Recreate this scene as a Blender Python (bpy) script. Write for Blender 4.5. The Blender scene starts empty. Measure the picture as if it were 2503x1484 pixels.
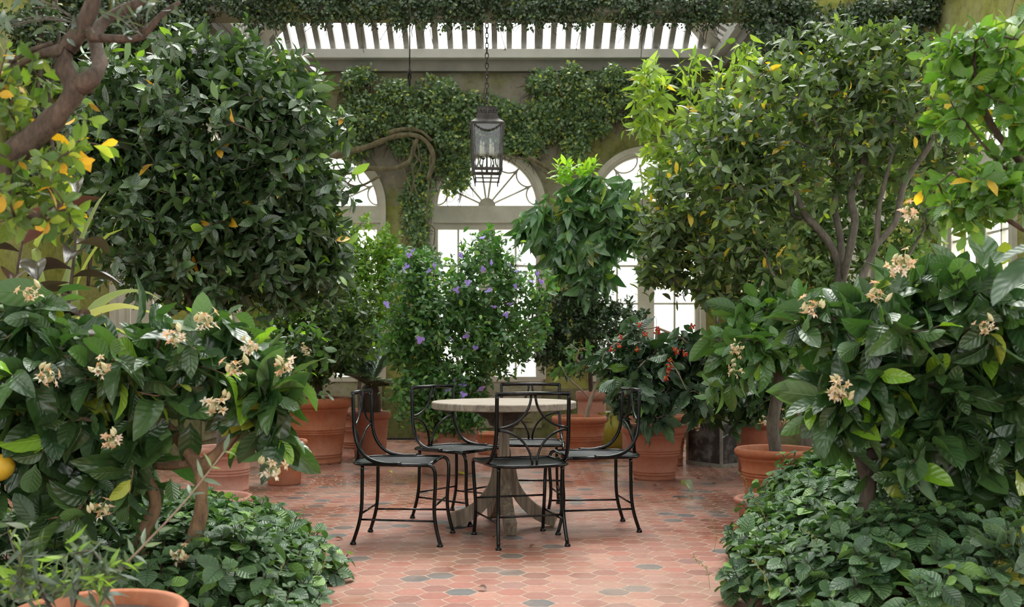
import bpy, math, random
import numpy as np
PI = math.pi
W, H = 2503, 1484
F = 2450.0          # focal length in pixels
YH = 862.0          # horizon row
CH = 1.04           # camera height
scene = bpy.context.scene
COL = scene.collection

# ------------------------------------------------------------------ camera, world, exposure
cam_d = bpy.data.cameras.new('camera')
cam = bpy.data.objects.new('camera', cam_d)
COL.objects.link(cam)
cam.location = (0, 0, CH)
cam.rotation_euler = (PI / 2, 0, 0)
cam_d.sensor_width = 36.0
cam_d.lens = F / W * 36.0
cam_d.shift_y = (YH - H / 2) / W
cam_d.clip_start = 0.05
cam_d.dof.use_dof = True
cam_d.dof.focus_distance = 6.3
cam_d.dof.aperture_fstop = 4.5
scene.camera = cam

world = bpy.data.worlds.new('overcast_sky')
scene.world = world
world.use_nodes = True
wn = world.node_tree
wn.nodes.clear()
wo = wn.nodes.new('ShaderNodeOutputWorld')
wb = wn.nodes.new('ShaderNodeBackground')
wb.inputs['Color'].default_value = (0.96, 0.98, 1.0, 1)
wb.inputs['Strength'].default_value = 2.9
wn.links.new(wb.outputs[0], wo.inputs['Surface'])

sun_d = bpy.data.lights.new('overcast_sun', 'SUN')
sun_d.energy = 7.5
sun_d.angle = math.radians(45)
sun_d.color = (1.0, 0.98, 0.94)
sun = bpy.data.objects.new('overcast_sun', sun_d)
sun.rotation_euler = (math.radians(-32), math.radians(8), 0)
sun.location = (0, 0, 12)
COL.objects.link(sun)

scene.view_settings.view_transform = 'Standard'
scene.view_settings.look = 'None'
scene.view_settings.gamma = 1.0
scene.view_settings.use_curve_mapping = False
scene.view_settings.exposure = 0.72
cy = scene.cycles
cy.use_denoising = True
try:
    cy.denoiser = 'OPENIMAGEDENOISE'
    cy.denoising_input_passes = 'RGB_ALBEDO_NORMAL'
except Exception:
    pass
cy.max_bounces = 6
cy.diffuse_bounces = 2
cy.glossy_bounces = 3
cy.transmission_bounces = 4
cy.transparent_max_bounces = 10
cy.caustics_reflective = False
cy.caustics_refractive = False
cy.sample_clamp_indirect = 4.0

RNG = np.random.default_rng(7)


def P(px, py, Z):
    return np.array([(px - W / 2) * Z / F, Z, CH - (py - YH) * Z / F])


def fl(px, Z):
    return np.array([(px - W / 2) * Z / F, Z, 0.0])


def V(*a):
    return np.array(a, float)


def nrm(a):
    a = np.asarray(a, float)
    return a / np.maximum(np.linalg.norm(a, axis=-1, keepdims=True), 1e-9)


# ------------------------------------------------------------------ object helpers
def tag(o, label, cat, group=None, kind=None):
    if label: o['label'] = label
    if cat: o['category'] = cat
    if group: o['group'] = group
    if kind: o['kind'] = kind
    return o


def empty(name, loc, label, cat, group=None, rz=0.0):
    o = bpy.data.objects.new(name, None)
    o.empty_display_size = 0.1
    COL.objects.link(o)
    o.location = tuple(loc)
    o.rotation_euler = (0, 0, rz)
    return tag(o, label, cat, group)


def copy_tree(o, parent=None):
    c = o.copy()
    COL.objects.link(c)
    if parent is not None:
        c.parent = parent
    for ch in list(o.children):
        copy_tree(ch, c)
    return c


class Geo:
    """collects vertices, quads and triangles (with uv and colour) for ONE mesh object"""
    def __init__(self):
        self.v, self.f, self.uv, self.col, self.n = [], [], [], [], 0
        self.mi = []

    def add(self, v, faces, uv=None, col=None, mi=0):
        v = np.asarray(v, float)
        if len(v) == 0: return self
        self.v.append(v)
        if isinstance(faces, list) and not isinstance(faces[0], np.ndarray):
            faces = [np.array([q for q in faces if len(q) == k], int) for k in sorted({len(q) for q in faces})]
        for fa in (faces if isinstance(faces, list) else [faces]):
            fa = np.asarray(fa, int)
            if len(fa) == 0: continue
            self.f.append(fa + self.n)
            self.mi.append(np.full(len(fa), mi))
        self.uv.append(uv if uv is not None else np.zeros((len(v), 2)))
        c = np.ones((len(v), 4))
        if col is not None: c[:, :3] = col
        self.col.append(c)
        self.n += len(v)
        return self

    def box(self, c, s, rz=0.0, mi=0):
        hx, hy, hz = s[0] / 2, s[1] / 2, s[2] / 2
        v = np.array([[x, y, z] for x in (-hx, hx) for y in (-hy, hy) for z in (-hz, hz)])
        if rz:
            ca, sa = math.cos(rz), math.sin(rz)
            v = v @ np.array([[ca, sa, 0], [-sa, ca, 0], [0, 0, 1]])
        f = [[0, 1, 3, 2], [4, 6, 7, 5], [0, 4, 5, 1], [2, 3, 7, 6], [0, 2, 6, 4], [1, 5, 7, 3]]
        return self.add(v + np.asarray(c, float), f, mi=mi)

    def beam(self, a, b, w, h, up=(0, 0, 1), mi=0):
        """rectangular bar from a to b; w across, h along up"""
        a, b = np.asarray(a, float), np.asarray(b, float)
        d = nrm(b - a)
        s = nrm(np.cross(d, up))
        u = np.cross(s, d)
        v = [p + s * i * w / 2 + u * j * h / 2 for p in (a, b) for i, j in ((-1, -1), (1, -1), (1, 1), (-1, 1))]
        f = [[0, 3, 2, 1], [4, 5, 6, 7], [0, 1, 5, 4], [1, 2, 6, 5], [2, 3, 7, 6], [3, 0, 4, 7]]
        return self.add(np.array(v), f, mi=mi)

    def tube(self, pts, r, sides=6, cap=True, mi=0):
        pts = np.asarray(pts, float)
        k = len(pts)
        r = np.broadcast_to(np.asarray(r, float), (k,))
        t = np.zeros_like(pts)
        t[1:-1] = pts[2:] - pts[:-2]
        t[0], t[-1] = pts[1] - pts[0], pts[-1] - pts[-2]
        t = nrm(t)
        n0 = np.cross(t[0], [0.31, 0.2, 0.93])
        if np.linalg.norm(n0) < 0.1: n0 = np.cross(t[0], [1, 0, 0])
        nn = [nrm(n0)]
        for i in range(1, k):
            q = nn[-1] - t[i] * np.dot(nn[-1], t[i])
            nn.append(nrm(q))
        nn = np.array(nn)
        bb = np.cross(t, nn)
        a = np.arange(sides) * 2 * PI / sides
        ring = pts[:, None, :] + r[:, None, None] * (np.cos(a)[None, :, None] * nn[:, None, :] + np.sin(a)[None, :, None] * bb[:, None, :])
        v = ring.reshape(-1, 3)
        i, j = np.meshgrid(np.arange(k - 1), np.arange(sides), indexing='ij')
        i, j = i.ravel(), j.ravel()
        j2 = (j + 1) % sides
        f = np.stack([i * sides + j, i * sides + j2, (i + 1) * sides + j2, (i + 1) * sides + j], 1)
        fs = [f]
        if cap:
            v = np.vstack([v, pts[0], pts[-1]])
            jj = np.arange(sides)
            fs.append(np.stack([np.full(sides, k * sides), (jj + 1) % sides, jj], 1))
            fs.append(np.stack([np.full(sides, k * sides + 1), (k - 1) * sides + jj, (k - 1) * sides + (jj + 1) % sides], 1))
        return self.add(v, fs, mi=mi)

    def lathe(self, prof, seg=32, c=(0, 0, 0), mi=0, wob=0.0):
        prof = np.asarray(prof, float)
        a = np.arange(seg) * 2 * PI / seg
        k = len(prof)
        rr = prof[:, 0][:, None] * (1 + wob * np.sin(3 * a + prof[:, 1][:, None] * 4)[:, :])
        v = np.stack([rr * np.cos(a), rr * np.sin(a), np.repeat(prof[:, 1][:, None], seg, 1)], -1).reshape(-1, 3)
        i, j = np.meshgrid(np.arange(k - 1), np.arange(seg), indexing='ij')
        i, j = i.ravel(), j.ravel()
        j2 = (j + 1) % seg
        f = np.stack([i * seg + j, i * seg + j2, (i + 1) * seg + j2, (i + 1) * seg + j], 1)
        return self.add(v + np.asarray(c, float), f, mi=mi)

    def build(self, name, mats, parent=None, smooth=True, loc=None):
        me = bpy.data.meshes.new(name)
        if self.n == 0:
            self.v = [np.zeros((0, 3))]
        v = np.concatenate(self.v)
        sizes = np.concatenate([np.full(len(f), f.shape[1]) for f in self.f])
        loops = np.concatenate([f.ravel() for f in self.f])
        starts = np.concatenate([[0], np.cumsum(sizes)[:-1]])
        me.vertices.add(len(v)); me.vertices.foreach_set('co', v.astype(np.float32).ravel())
        me.loops.add(len(loops)); me.loops.foreach_set('vertex_index', loops.astype(np.int32))
        me.polygons.add(len(sizes)); me.polygons.foreach_set('loop_start', starts.astype(np.int32))
        me.polygons.foreach_set('loop_total', sizes.astype(np.int32))
        me.polygons.foreach_set('use_smooth', np.full(len(sizes), smooth))
        me.polygons.foreach_set('material_index', np.concatenate(self.mi).astype(np.int32))
        uv = np.concatenate(self.uv)[loops]
        ul = me.uv_layers.new(name='UVMap')
        ul.data.foreach_set('uv', uv.astype(np.float32).ravel())
        ca = me.color_attributes.new(name='Col', type='FLOAT_COLOR', domain='POINT')
        ca.data.foreach_set('color', np.concatenate(self.col).astype(np.float32).ravel())
        for m in (mats if isinstance(mats, (list, tuple)) else [mats]):
            me.materials.append(m)
        me.update(calc_edges=True)
        me.validate()
        o = bpy.data.objects.new(name, me)
        COL.objects.link(o)
        if parent is not None:
            o.parent = parent
        if loc is not None:
            o.location = tuple(loc)
        return o


def bevel(o, w=0.004, seg=2):
    m = o.modifiers.new('bevel', 'BEVEL')
    m.width = w; m.segments = seg; m.limit_method = 'ANGLE'
    return o


# ------------------------------------------------------------------ materials
def nodemat(name):
    m = bpy.data.materials.new(name)
    m.use_nodes = True
    nt = m.node_tree
    for n in list(nt.nodes):
        nt.nodes.remove(n)
    out = nt.nodes.new('ShaderNodeOutputMaterial')
    bs = nt.nodes.new('ShaderNodeBsdfPrincipled')
    nt.links.new(bs.outputs[0], out.inputs['Surface'])
    return m, nt, bs, out


def ramp(nt, stops, fac=None):
    r = nt.nodes.new('ShaderNodeValToRGB')
    el = r.color_ramp.elements
    while len(el) < len(stops): el.new(0.5)
    for e, (p, c) in zip(el, stops):
        e.position = p; e.color = (*c, 1) if len(c) == 3 else c
    if fac is not None: nt.links.new(fac, r.inputs[0])
    return r


def noise(nt, scale, detail=5, rough=0.6, coord='Object', dist=0.0):
    t = nt.nodes.new('ShaderNodeTexCoord')
    n = nt.nodes.new('ShaderNodeTexNoise')
    n.inputs['Scale'].default_value = scale
    n.inputs['Detail'].default_value = detail
    n.inputs['Roughness'].default_value = rough
    n.inputs['Distortion'].default_value = dist
    nt.links.new(t.outputs[coord], n.inputs['Vector'])
    return n


def bump(nt, bs, h, strength=0.3, dist=0.01):
    b = nt.nodes.new('ShaderNodeBump')
    b.inputs['Strength'].default_value = strength
    b.inputs['Distance'].default_value = dist
    nt.links.new(h, b.inputs['Height'])
    nt.links.new(b.outputs[0], bs.inputs['Normal'])
    return b


def mottled(name, c1, c2, scale=6, rough=0.7, bstr=0.3, bdist=0.01, c3=None, metallic=0.0, fine=60):
    m, nt, bs, out = nodemat(name)
    n = noise(nt, scale)
    st = [(0.3, c1), (0.7, c2)] if c3 is None else [(0.25, c1), (0.5, c2), (0.72, c3)]
    r = ramp(nt, st, n.outputs['Fac'])
    nt.links.new(r.outputs[0], bs.inputs['Base Color'])
    bs.inputs['Roughness'].default_value = rough
    bs.inputs['Metallic'].default_value = metallic
    n2 = noise(nt, fine)
    bump(nt, bs, n2.outputs['Fac'], bstr, bdist)
    return m


def mathn(nt, op, a, b=None, c=None):
    n = nt.nodes.new('ShaderNodeMath')
    n.operation = op
    for i, x in enumerate((a, b, c)):
        if x is None: continue
        if isinstance(x, (int, float)): n.inputs[i].default_value = x
        else: nt.links.new(x, n.inputs[i])
    return n.outputs[0]


def vmath(nt, op, a, b=None, c=None):
    n = nt.nodes.new('ShaderNodeVectorMath')
    n.operation = op
    for i, x in enumerate((a, b, c)):
        if x is None: continue
        if isinstance(x, tuple): n.inputs[i].default_value = x
        else: nt.links.new(x, n.inputs[i])
    return n.outputs['Value'] if op in ('DOT_PRODUCT', 'LENGTH') else n.outputs['Vector']


def mixc(nt, fac, a, b, mode='MIX'):
    n = nt.nodes.new('ShaderNodeMix')
    n.data_type = 'RGBA'; n.blend_type = mode
    for i, x in ((0, fac), (6, a), (7, b)):
        if isinstance(x, (int, float)): n.inputs[i].default_value = x
        elif isinstance(x, tuple): n.inputs[i].default_value = (*x, 1)
        else: nt.links.new(x, n.inputs[i])
    return n.outputs[2]


def floor_mat():
    m, nt, bs, out = nodemat('terracotta_hex_tiles')
    tc = nt.nodes.new('ShaderNodeTexCoord')
    wob = noise(nt, 9, 2)
    w0 = vmath(nt, 'SUBTRACT', wob.outputs['Color'], (0.5, 0.5, 0.5))
    w1 = vmath(nt, 'MULTIPLY', w0, (0.018, 0.018, 0))
    p0 = vmath(nt, 'ADD', tc.outputs['Object'], w1)
    p = vmath(nt, 'MULTIPLY', p0, (1 / 0.128, 1 / 0.128, 0))
    S = (1.7320508, 1.0, 1.0)
    Hs = (0.8660254, 0.5, 0.5)
    NH = (-0.8660254, -0.5, -0.5)
    def wrap(v):
        n = nt.nodes.new('ShaderNodeVectorMath'); n.operation = 'WRAP'
        nt.links.new(v, n.inputs[0]); n.inputs[1].default_value = Hs; n.inputs[2].default_value = NH
        return n.outputs['Vector']
    a = wrap(p)
    b = wrap(vmath(nt, 'SUBTRACT', p, Hs))
    a = vmath(nt, 'MULTIPLY', a, (1, 1, 0)); b = vmath(nt, 'MULTIPLY', b, (1, 1, 0))
    la, lb = vmath(nt, 'DOT_PRODUCT', a, a), vmath(nt, 'DOT_PRODUCT', b, b)
    sel = mathn(nt, 'GREATER_THAN', la, lb)
    mx = nt.nodes.new('ShaderNodeMix'); mx.data_type = 'VECTOR'
    nt.links.new(sel, mx.inputs[0]); nt.links.new(a, mx.inputs[4]); nt.links.new(b, mx.inputs[5])
    gv = mx.outputs[1]
    cid = vmath(nt, 'SNAP', vmath(nt, 'ADD', vmath(nt, 'SUBTRACT', p, gv), (0.05, 0.05, 0)), (0.2, 0.2, 1))
    ab = vmath(nt, 'ABSOLUTE', gv)
    d1 = vmath(nt, 'DOT_PRODUCT', ab, (0.8660254, 0.5, 0))
    sp = nt.nodes.new('ShaderNodeSeparateXYZ'); nt.links.new(ab, sp.inputs[0])
    hd = mathn(nt, 'SMOOTH_MAX', d1, sp.outputs['Y'], 0.12)
    jn = noise(nt, 60, 3)
    hd = mathn(nt, 'ADD', hd, mathn(nt, 'MULTIPLY', mathn(nt, 'SUBTRACT', jn.outputs['Fac'], 0.5), 0.09))
    tile = nt.nodes.new('ShaderNodeMapRange'); tile.interpolation_type = 'SMOOTHSTEP'
    tile.inputs['From Min'].default_value = 0.492; tile.inputs['From Max'].default_value = 0.455
    nt.links.new(hd, tile.inputs['Value'])
    wnz = nt.nodes.new('ShaderNodeTexWhiteNoise'); wnz.noise_dimensions = '2D'
    nt.links.new(cid, wnz.inputs['Vector'])
    rc = ramp(nt, [(0.0, (0.21, 0.075, 0.052)), (0.25, (0.34, 0.115, 0.078)), (0.5, (0.26, 0.105, 0.076)), (0.75, (0.38, 0.17, 0.118)), (0.90, (0.18, 0.085, 0.072)), (0.915, (0.075, 0.07, 0.068)), (1.0, (0.115, 0.105, 0.10))], wnz.outputs['Value'])
    rc.color_ramp.interpolation = 'LINEAR'
    st = noise(nt, 1.3, 6, 0.65)
    wear = ramp(nt, [(0.42, (0, 0, 0)), (0.60, (1, 1, 1))], st.outputs['Fac'])
    fine = noise(nt, 35, 5, 0.7)
    c = mixc(nt, mathn(nt, 'MULTIPLY', wear.outputs[0], 0.42), rc.outputs[0], (0.345, 0.21, 0.15))
    c = mixc(nt, 0.4, c, ramp(nt, [(0.3, (0.5, 0.5, 0.5)), (0.7, (1.3, 1.3, 1.3))], fine.outputs['Fac']).outputs[0], 'MULTIPLY')
    blk = noise(nt, 2.6, 5, 0.7)
    dirt = ramp(nt, [(0.6, (0, 0, 0)), (0.75, (1, 1, 1))], blk.outputs['Fac'])
    c = mixc(nt, mathn(nt, 'MULTIPLY', dirt.outputs[0], 0.35), c, (0.14, 0.09, 0.07))
    c = mixc(nt, tile.outputs[0], (0.43, 0.31, 0.23), c)
    nt.links.new(c, bs.inputs['Base Color'])
    wet = noise(nt, 1.1, 6, 0.65)
    rr = ramp(nt, [(0.38, (0.30, 0.30, 0.30)), (0.58, (0.70, 0.70, 0.70))], wet.outputs['Fac'])
    # wetter toward the far end of the room, where the plants are watered
    sx = nt.nodes.new('ShaderNodeSeparateXYZ'); nt.links.new(tc.outputs['Object'], sx.inputs[0])
    far = nt.nodes.new('ShaderNodeMapRange'); far.inputs['From Min'].default_value = 5.2; far.inputs['From Max'].default_value = 8.0
    far.inputs['To Min'].default_value = 0.0; far.inputs['To Max'].default_value = 0.26
    nt.links.new(sx.outputs['Y'], far.inputs['Value'])
    ro = mathn(nt, 'MAXIMUM', mathn(nt, 'SUBTRACT', rr.outputs[0], far.outputs[0]), 0.17)
    ro = mathn(nt, 'ADD', ro, mathn(nt, 'MULTIPLY', mathn(nt, 'SUBTRACT', 1.0, tile.outputs[0]), 0.12))
    nt.links.new(ro, bs.inputs['Roughness'])
    tilt = vmath(nt, 'DOT_PRODUCT', gv, vmath(nt, 'SUBTRACT', wnz.outputs['Color'], (0.5, 0.5, 0.5)))
    hgt = mathn(nt, 'ADD', mathn(nt, 'MULTIPLY', tile.outputs[0], 1.0), mathn(nt, 'MULTIPLY', tilt, 0.55))
    hgt = mathn(nt, 'ADD', hgt, mathn(nt, 'MULTIPLY', fine.outputs['Fac'], 0.25))
    bump(nt, bs, hgt, 0.9, 0.004)
    return m


def leaf_mat(name, rough=0.38, trans=0.25, vein=0.25, ribs=9.0, bstr=0.35, spec=0.5, tm=(2.0, 2.3, 0.9), rim=0.0):
    m, nt, bs, out = nodemat(name)
    at = nt.nodes.new('ShaderNodeVertexColor'); at.layer_name = 'Col'
    uv = nt.nodes.new('ShaderNodeUVMap')
    sp = nt.nodes.new('ShaderNodeSeparateXYZ'); nt.links.new(uv.outputs[0], sp.inputs[0])
    ax = mathn(nt, 'ABSOLUTE', sp.outputs['X'])
    # midrib and side veins running out and forward
    mid = nt.nodes.new('ShaderNodeMapRange'); mid.inputs['From Min'].default_value = 0.0; mid.inputs['From Max'].default_value = 0.07
    mid.inputs['To Min'].default_value = 1.0; mid.inputs['To Max'].default_value = 0.0
    nt.links.new(ax, mid.inputs['Value'])
    ph = mathn(nt, 'MULTIPLY', mathn(nt, 'SUBTRACT', sp.outputs['Y'], mathn(nt, 'MULTIPLY', ax, 0.22)), ribs * 2 * PI)
    rib = mathn(nt, 'POWER', mathn(nt, 'ADD', mathn(nt, 'MULTIPLY', mathn(nt, 'SINE', ph), 0.5), 0.5), 6.0)
    vv = mathn(nt, 'MAXIMUM', mid.outputs[0], mathn(nt, 'MULTIPLY', rib, 0.45))
    lt = mixc(nt, 1.0, at.outputs[0], (1.9, 1.7, 1.6), 'MULTIPLY')
    c = mixc(nt, mathn(nt, 'MULTIPLY', vv, vein), at.outputs[0], lt)
    if rim:
        rm = nt.nodes.new('ShaderNodeMapRange'); rm.inputs['From Min'].default_value = 0.8; rm.inputs['From Max'].default_value = 0.98
        nt.links.new(ax, rm.inputs['Value'])
        c = mixc(nt, mathn(nt, 'MULTIPLY', rm.outputs[0], rim), c, mixc(nt, 1.0, at.outputs[0], (2.0, 1.9, 1.3), 'MULTIPLY'))
    geo = nt.nodes.new('ShaderNodeNewGeometry')
    back = mixc(nt, 1.0, c, (1.55, 1.4, 1.5), 'MULTIPLY')
    c2 = mixc(nt, geo.outputs['Backfacing'], c, back)
    nt.links.new(c2, bs.inputs['Base Color'])
    nt.links.new(mathn(nt, 'ADD', mathn(nt, 'MULTIPLY', geo.outputs['Backfacing'], 0.25), rough), bs.inputs['Roughness'])
    bs.inputs['Specular IOR Level'].default_value = spec
    b = bump(nt, bs, mathn(nt, 'SUBTRACT', mathn(nt, 'MULTIPLY', mathn(nt, 'SINE', ph), 0.3), mathn(nt, 'MULTIPLY', mid.outputs[0], 1.0)), bstr, 0.004)
    tr = nt.nodes.new('ShaderNodeBsdfTranslucent')
    tcol = mixc(nt, 1.0, c2, tm, 'MULTIPLY')
    nt.links.new(tcol, tr.inputs['Color'])
    mx = nt.nodes.new('ShaderNodeMixShader'); mx.inputs[0].default_value = trans
    nt.links.new(bs.outputs[0], mx.inputs[1]); nt.links.new(tr.outputs[0], mx.inputs[2])
    nt.links.new(mx.outputs[0], out.inputs['Surface'])
    return m


def glass_mat(name, gl=0.07, tint=(0.96, 0.98, 0.97)):
    m, nt, bs, out = nodemat(name)
    nt.nodes.remove(bs)
    t = nt.nodes.new('ShaderNodeBsdfTransparent'); t.inputs[0].default_value = (*tint, 1)
    g = nt.nodes.new('ShaderNodeBsdfGlossy'); g.inputs['Roughness'].default_value = 0.03
    g.inputs[0].default_value = (1, 1, 1, 1)
    mx = nt.nodes.new('ShaderNodeMixShader')
    mx.inputs[0].default_value = gl
    nt.links.new(t.outputs[0], mx.inputs[1]); nt.links.new(g.outputs[0], mx.inputs[2])
    nt.links.new(mx.outputs[0], out.inputs['Surface'])
    return m


def mossy_wall(name, base1, base2, moss1, moss2, lo=0.42, hi=0.58):
    m, nt, bs, out = nodemat(name)
    n = noise(nt, 3.0, 6, 0.65)
    n2 = noise(nt, 1.1, 5, 0.6)
    n3 = noise(nt, 14, 6, 0.7)
    b = ramp(nt, [(0.3, base1), (0.7, base2)], n.outputs['Fac'])
    mo = ramp(nt, [(0.3, moss1), (0.7, moss2)], n3.outputs['Fac'])
    mk = ramp(nt, [(lo, (0, 0, 0)), (hi, (1, 1, 1))], n2.outputs['Fac'])
    c = mixc(nt, mk.outputs[0], b.outputs[0], mo.outputs[0])
    sp = ramp(nt, [(0.35, (0.55, 0.52, 0.5)), (0.5, (1, 1, 1))], n3.outputs['Fac'])
    c = mixc(nt, 0.45, c, sp.outputs[0], 'MULTIPLY')
    nt.links.new(c, bs.inputs['Base Color'])
    bs.inputs['Roughness'].default_value = 0.9
    bump(nt, bs, n3.outputs['Fac'], 0.4, 0.02)
    return m


def plain(name, c, rough=0.5, metallic=0.0, coat=0.0, spec=0.5, emit=None):
    m, nt, bs, out = nodemat(name)
    n = noise(nt, 12, 4)
    r = ramp(nt, [(0.3, tuple(x * 0.85 for x in c)), (0.7, tuple(min(1, x * 1.1) for x in c))], n.outputs['Fac'])
    nt.links.new(r.outputs[0], bs.inputs['Base Color'])
    bs.inputs['Roughness'].default_value = rough
    bs.inputs['Metallic'].default_value = metallic
    bs.inputs['Coat Weight'].default_value = coat
    bs.inputs['Specular IOR Level'].default_value = spec
    return m


def pot_mat(name, c, pale=(0.62, 0.42, 0.33), amt=0.35, rough=0.75):
    m, nt, bs, out = nodemat(name)
    n = noise(nt, 2.6, 6, 0.7)
    n2 = noise(nt, 30, 5, 0.7)
    k = ramp(nt, [(0.45, (0, 0, 0)), (0.75, (1, 1, 1))], n.outputs['Fac'])
    cc = mixc(nt, mathn(nt, 'MULTIPLY', k.outputs[0], amt), c, pale)
    f2 = ramp(nt, [(0.3, (0.72, 0.70, 0.68)), (0.65, (1.05, 1.05, 1.05))], n2.outputs['Fac'])
    cc = mixc(nt, 0.6, cc, f2.outputs[0], 'MULTIPLY')
    nt.links.new(cc, bs.inputs['Base Color'])
    bs.inputs['Roughness'].default_value = rough
    bump(nt, bs, n2.outputs['Fac'], 0.15, 0.004)
    return m


def bark_mat(name, c1, c2, scale=22):
    m, nt, bs, out = nodemat(name)
    tc = nt.nodes.new('ShaderNodeTexCoord')
    mp = nt.nodes.new('ShaderNodeMapping'); mp.inputs['Scale'].default_value = (1, 1, 0.35)
    n = nt.nodes.new('ShaderNodeTexNoise'); n.inputs['Scale'].default_value = scale; n.inputs['Detail'].default_value = 6
    n.inputs['Roughness'].default_value = 0.7
    nt.links.new(tc.outputs['Object'], mp.inputs[0]); nt.links.new(mp.outputs[0], n.inputs['Vector'])
    r = ramp(nt, [(0.3, c1), (0.7, c2)], n.outputs['Fac'])
    nt.links.new(r.outputs[0], bs.inputs['Base Color'])
    bs.inputs['Roughness'].default_value = 0.85
    bump(nt, bs, n.outputs['Fac'], 0.7, 0.012)
    return m


def wood_top_mat():
    m, nt, bs, out = nodemat('weathered_teak')
    tc = nt.nodes.new('ShaderNodeTexCoord')
    mp = nt.nodes.new('ShaderNodeMapping'); mp.inputs['Scale'].default_value = (2.5, 40, 6)
    n = nt.nodes.new('ShaderNodeTexNoise'); n.inputs['Scale'].default_value = 2.0; n.inputs['Detail'].default_value = 7
    n.inputs['Roughness'].default_value = 0.65; n.inputs['Distortion'].default_value = 0.4
    nt.links.new(tc.outputs['Object'], mp.inputs[0]); nt.links.new(mp.outputs[0], n.inputs['Vector'])
    r = ramp(nt, [(0.28, (0.11, 0.085, 0.065)), (0.5, (0.26, 0.215, 0.165)), (0.72, (0.38, 0.33, 0.265))], n.outputs['Fac'])
    nt.links.new(r.outputs[0], bs.inputs['Base Color'])
    bs.inputs['Roughness'].default_value = 0.7
    bump(nt, bs, n.outputs['Fac'], 0.4, 0.004)
    return m


def wood_leg_mat():
    m, nt, bs, out = nodemat('weathered_leg_wood')
    tc = nt.nodes.new('ShaderNodeTexCoord')
    mp = nt.nodes.new('ShaderNodeMapping'); mp.inputs['Scale'].default_value = (40, 40, 3)
    n = nt.nodes.new('ShaderNodeTexNoise'); n.inputs['Scale'].default_value = 1.5; n.inputs['Detail'].default_value = 7
    nt.links.new(tc.outputs['Object'], mp.inputs[0]); nt.links.new(mp.outputs[0], n.inputs['Vector'])
    r = ramp(nt, [(0.3, (0.10, 0.075, 0.055)), (0.55, (0.22, 0.17, 0.12)), (0.75, (0.34, 0.28, 0.2))], n.outputs['Fac'])
    nt.links.new(r.outputs[0], bs.inputs['Base Color'])
    bs.inputs['Roughness'].default_value = 0.75
    bump(nt, bs, n.outputs['Fac'], 0.4, 0.004)
    return m


def seat_mesh_mat():
    m, nt, bs, out = nodemat('perforated_black_metal')
    tc = nt.nodes.new('ShaderNodeTexCoord')
    mp = nt.nodes.new('ShaderNodeMapping'); mp.inputs['Scale'].default_value = (90, 90, 1)
    mp.inputs['Rotation'].default_value = (0, 0, 0.78)
    nt.links.new(tc.outputs['Object'], mp.inputs[0])
    ch = nt.nodes.new('ShaderNodeTexVoronoi'); ch.inputs['Randomness'].default_value = 0.0
    ch.inputs['Scale'].default_value = 1.0
    nt.links.new(mp.outputs[0], ch.inputs['Vector'])
    r = ramp(nt, [(0.28, (0.004, 0.004, 0.005)), (0.42, (0.035, 0.038, 0.042))], ch.outputs['Distance'])
    nt.links.new(r.outputs[0], bs.inputs['Base Color'])
    bs.inputs['Roughness'].default_value = 0.32
    bs.inputs['Metallic'].default_value = 0.2
    bump(nt, bs, ch.outputs['Distance'], 0.8, 0.004)
    return m


M = {}
M['floor'] = floor_mat()
M['leaf_gloss'] = leaf_mat('glossy_leaf', 0.27, 0.12, 0.25, 8, spec=0.9)
M['leaf_mid'] = leaf_mat('green_leaf', 0.36, 0.22, 0.22, 8, spec=0.7)
M['leaf_big'] = leaf_mat('broad_citrus_leaf', 0.30, 0.16, 0.30, 7, 0.55, spec=0.8)
M['leaf_coffee'] = leaf_mat('rippled_coffee_leaf', 0.20, 0.10, 0.2, 10, 1.6, spec=0.9)
M['leaf_mint'] = leaf_mat('ribbed_groundcover_leaf', 0.42, 0.12, 0.22, 7, 0.8, spec=0.6, rim=0.5)
M['leaf_rubber'] = leaf_mat('burgundy_rubber_leaf', 0.25, 0.05, 0.3, 3, 0.2)
M['leaf_small'] = leaf_mat('small_leaf', 0.35, 0.18, 0.1, 4, 0.1, spec=0.8)
M['petal'] = leaf_mat('petal', 0.6, 0.2, 0.0, 3, 0.0, tm=(1.0, 0.95, 0.85))
M['metal'] = plain('black_enamel', (0.004, 0.004, 0.0045), 0.18, 0.0, 0.0, 0.35)
M['seat'] = seat_mesh_mat()
M['teak'] = wood_top_mat()
M['legwood'] = wood_leg_mat()
M['cream'] = mottled('cream_paint', (0.50, 0.47, 0.38), (0.66, 0.63, 0.53), 5, 0.6, 0.1)
M['plate'] = mottled('roof_lit_plate_paint', (0.66, 0.65, 0.62), (0.76, 0.75, 0.72), 4, 0.5, 0.1)  # daylight falling through the roof is put into this paler paint
M['taupe'] = mottled('taupe_paint', (0.22, 0.21, 0.19), (0.32, 0.30, 0.27), 4, 0.65, 0.1)
M['wall'] = mossy_wall('algae_stained_plaster', (0.25, 0.22, 0.17), (0.42, 0.38, 0.31), (0.17, 0.18, 0.045), (0.30, 0.30, 0.10))
M['wall_moss'] = mossy_wall('green_algae_plaster', (0.34, 0.33, 0.14), (0.44, 0.42, 0.22), (0.22, 0.23, 0.04), (0.36, 0.36, 0.08), 0.3, 0.55)
M['dado'] = mossy_wall('damp_olive_plaster', (0.16, 0.15, 0.09), (0.30, 0.27, 0.18), (0.09, 0.10, 0.03), (0.18, 0.19, 0.06))
M['panel'] = mossy_wall('stained_panel_paint', (0.30, 0.28, 0.19), (0.42, 0.39, 0.29), (0.17, 0.17, 0.07), (0.27, 0.26, 0.12))
M['glass'] = glass_mat('window_glass')
M['roofglass'] = glass_mat('dusty_dimming_roof_glass', 0.06, (0.74, 0.76, 0.74))  # dusty tint, set to cut the daylight entering the hall
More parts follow.
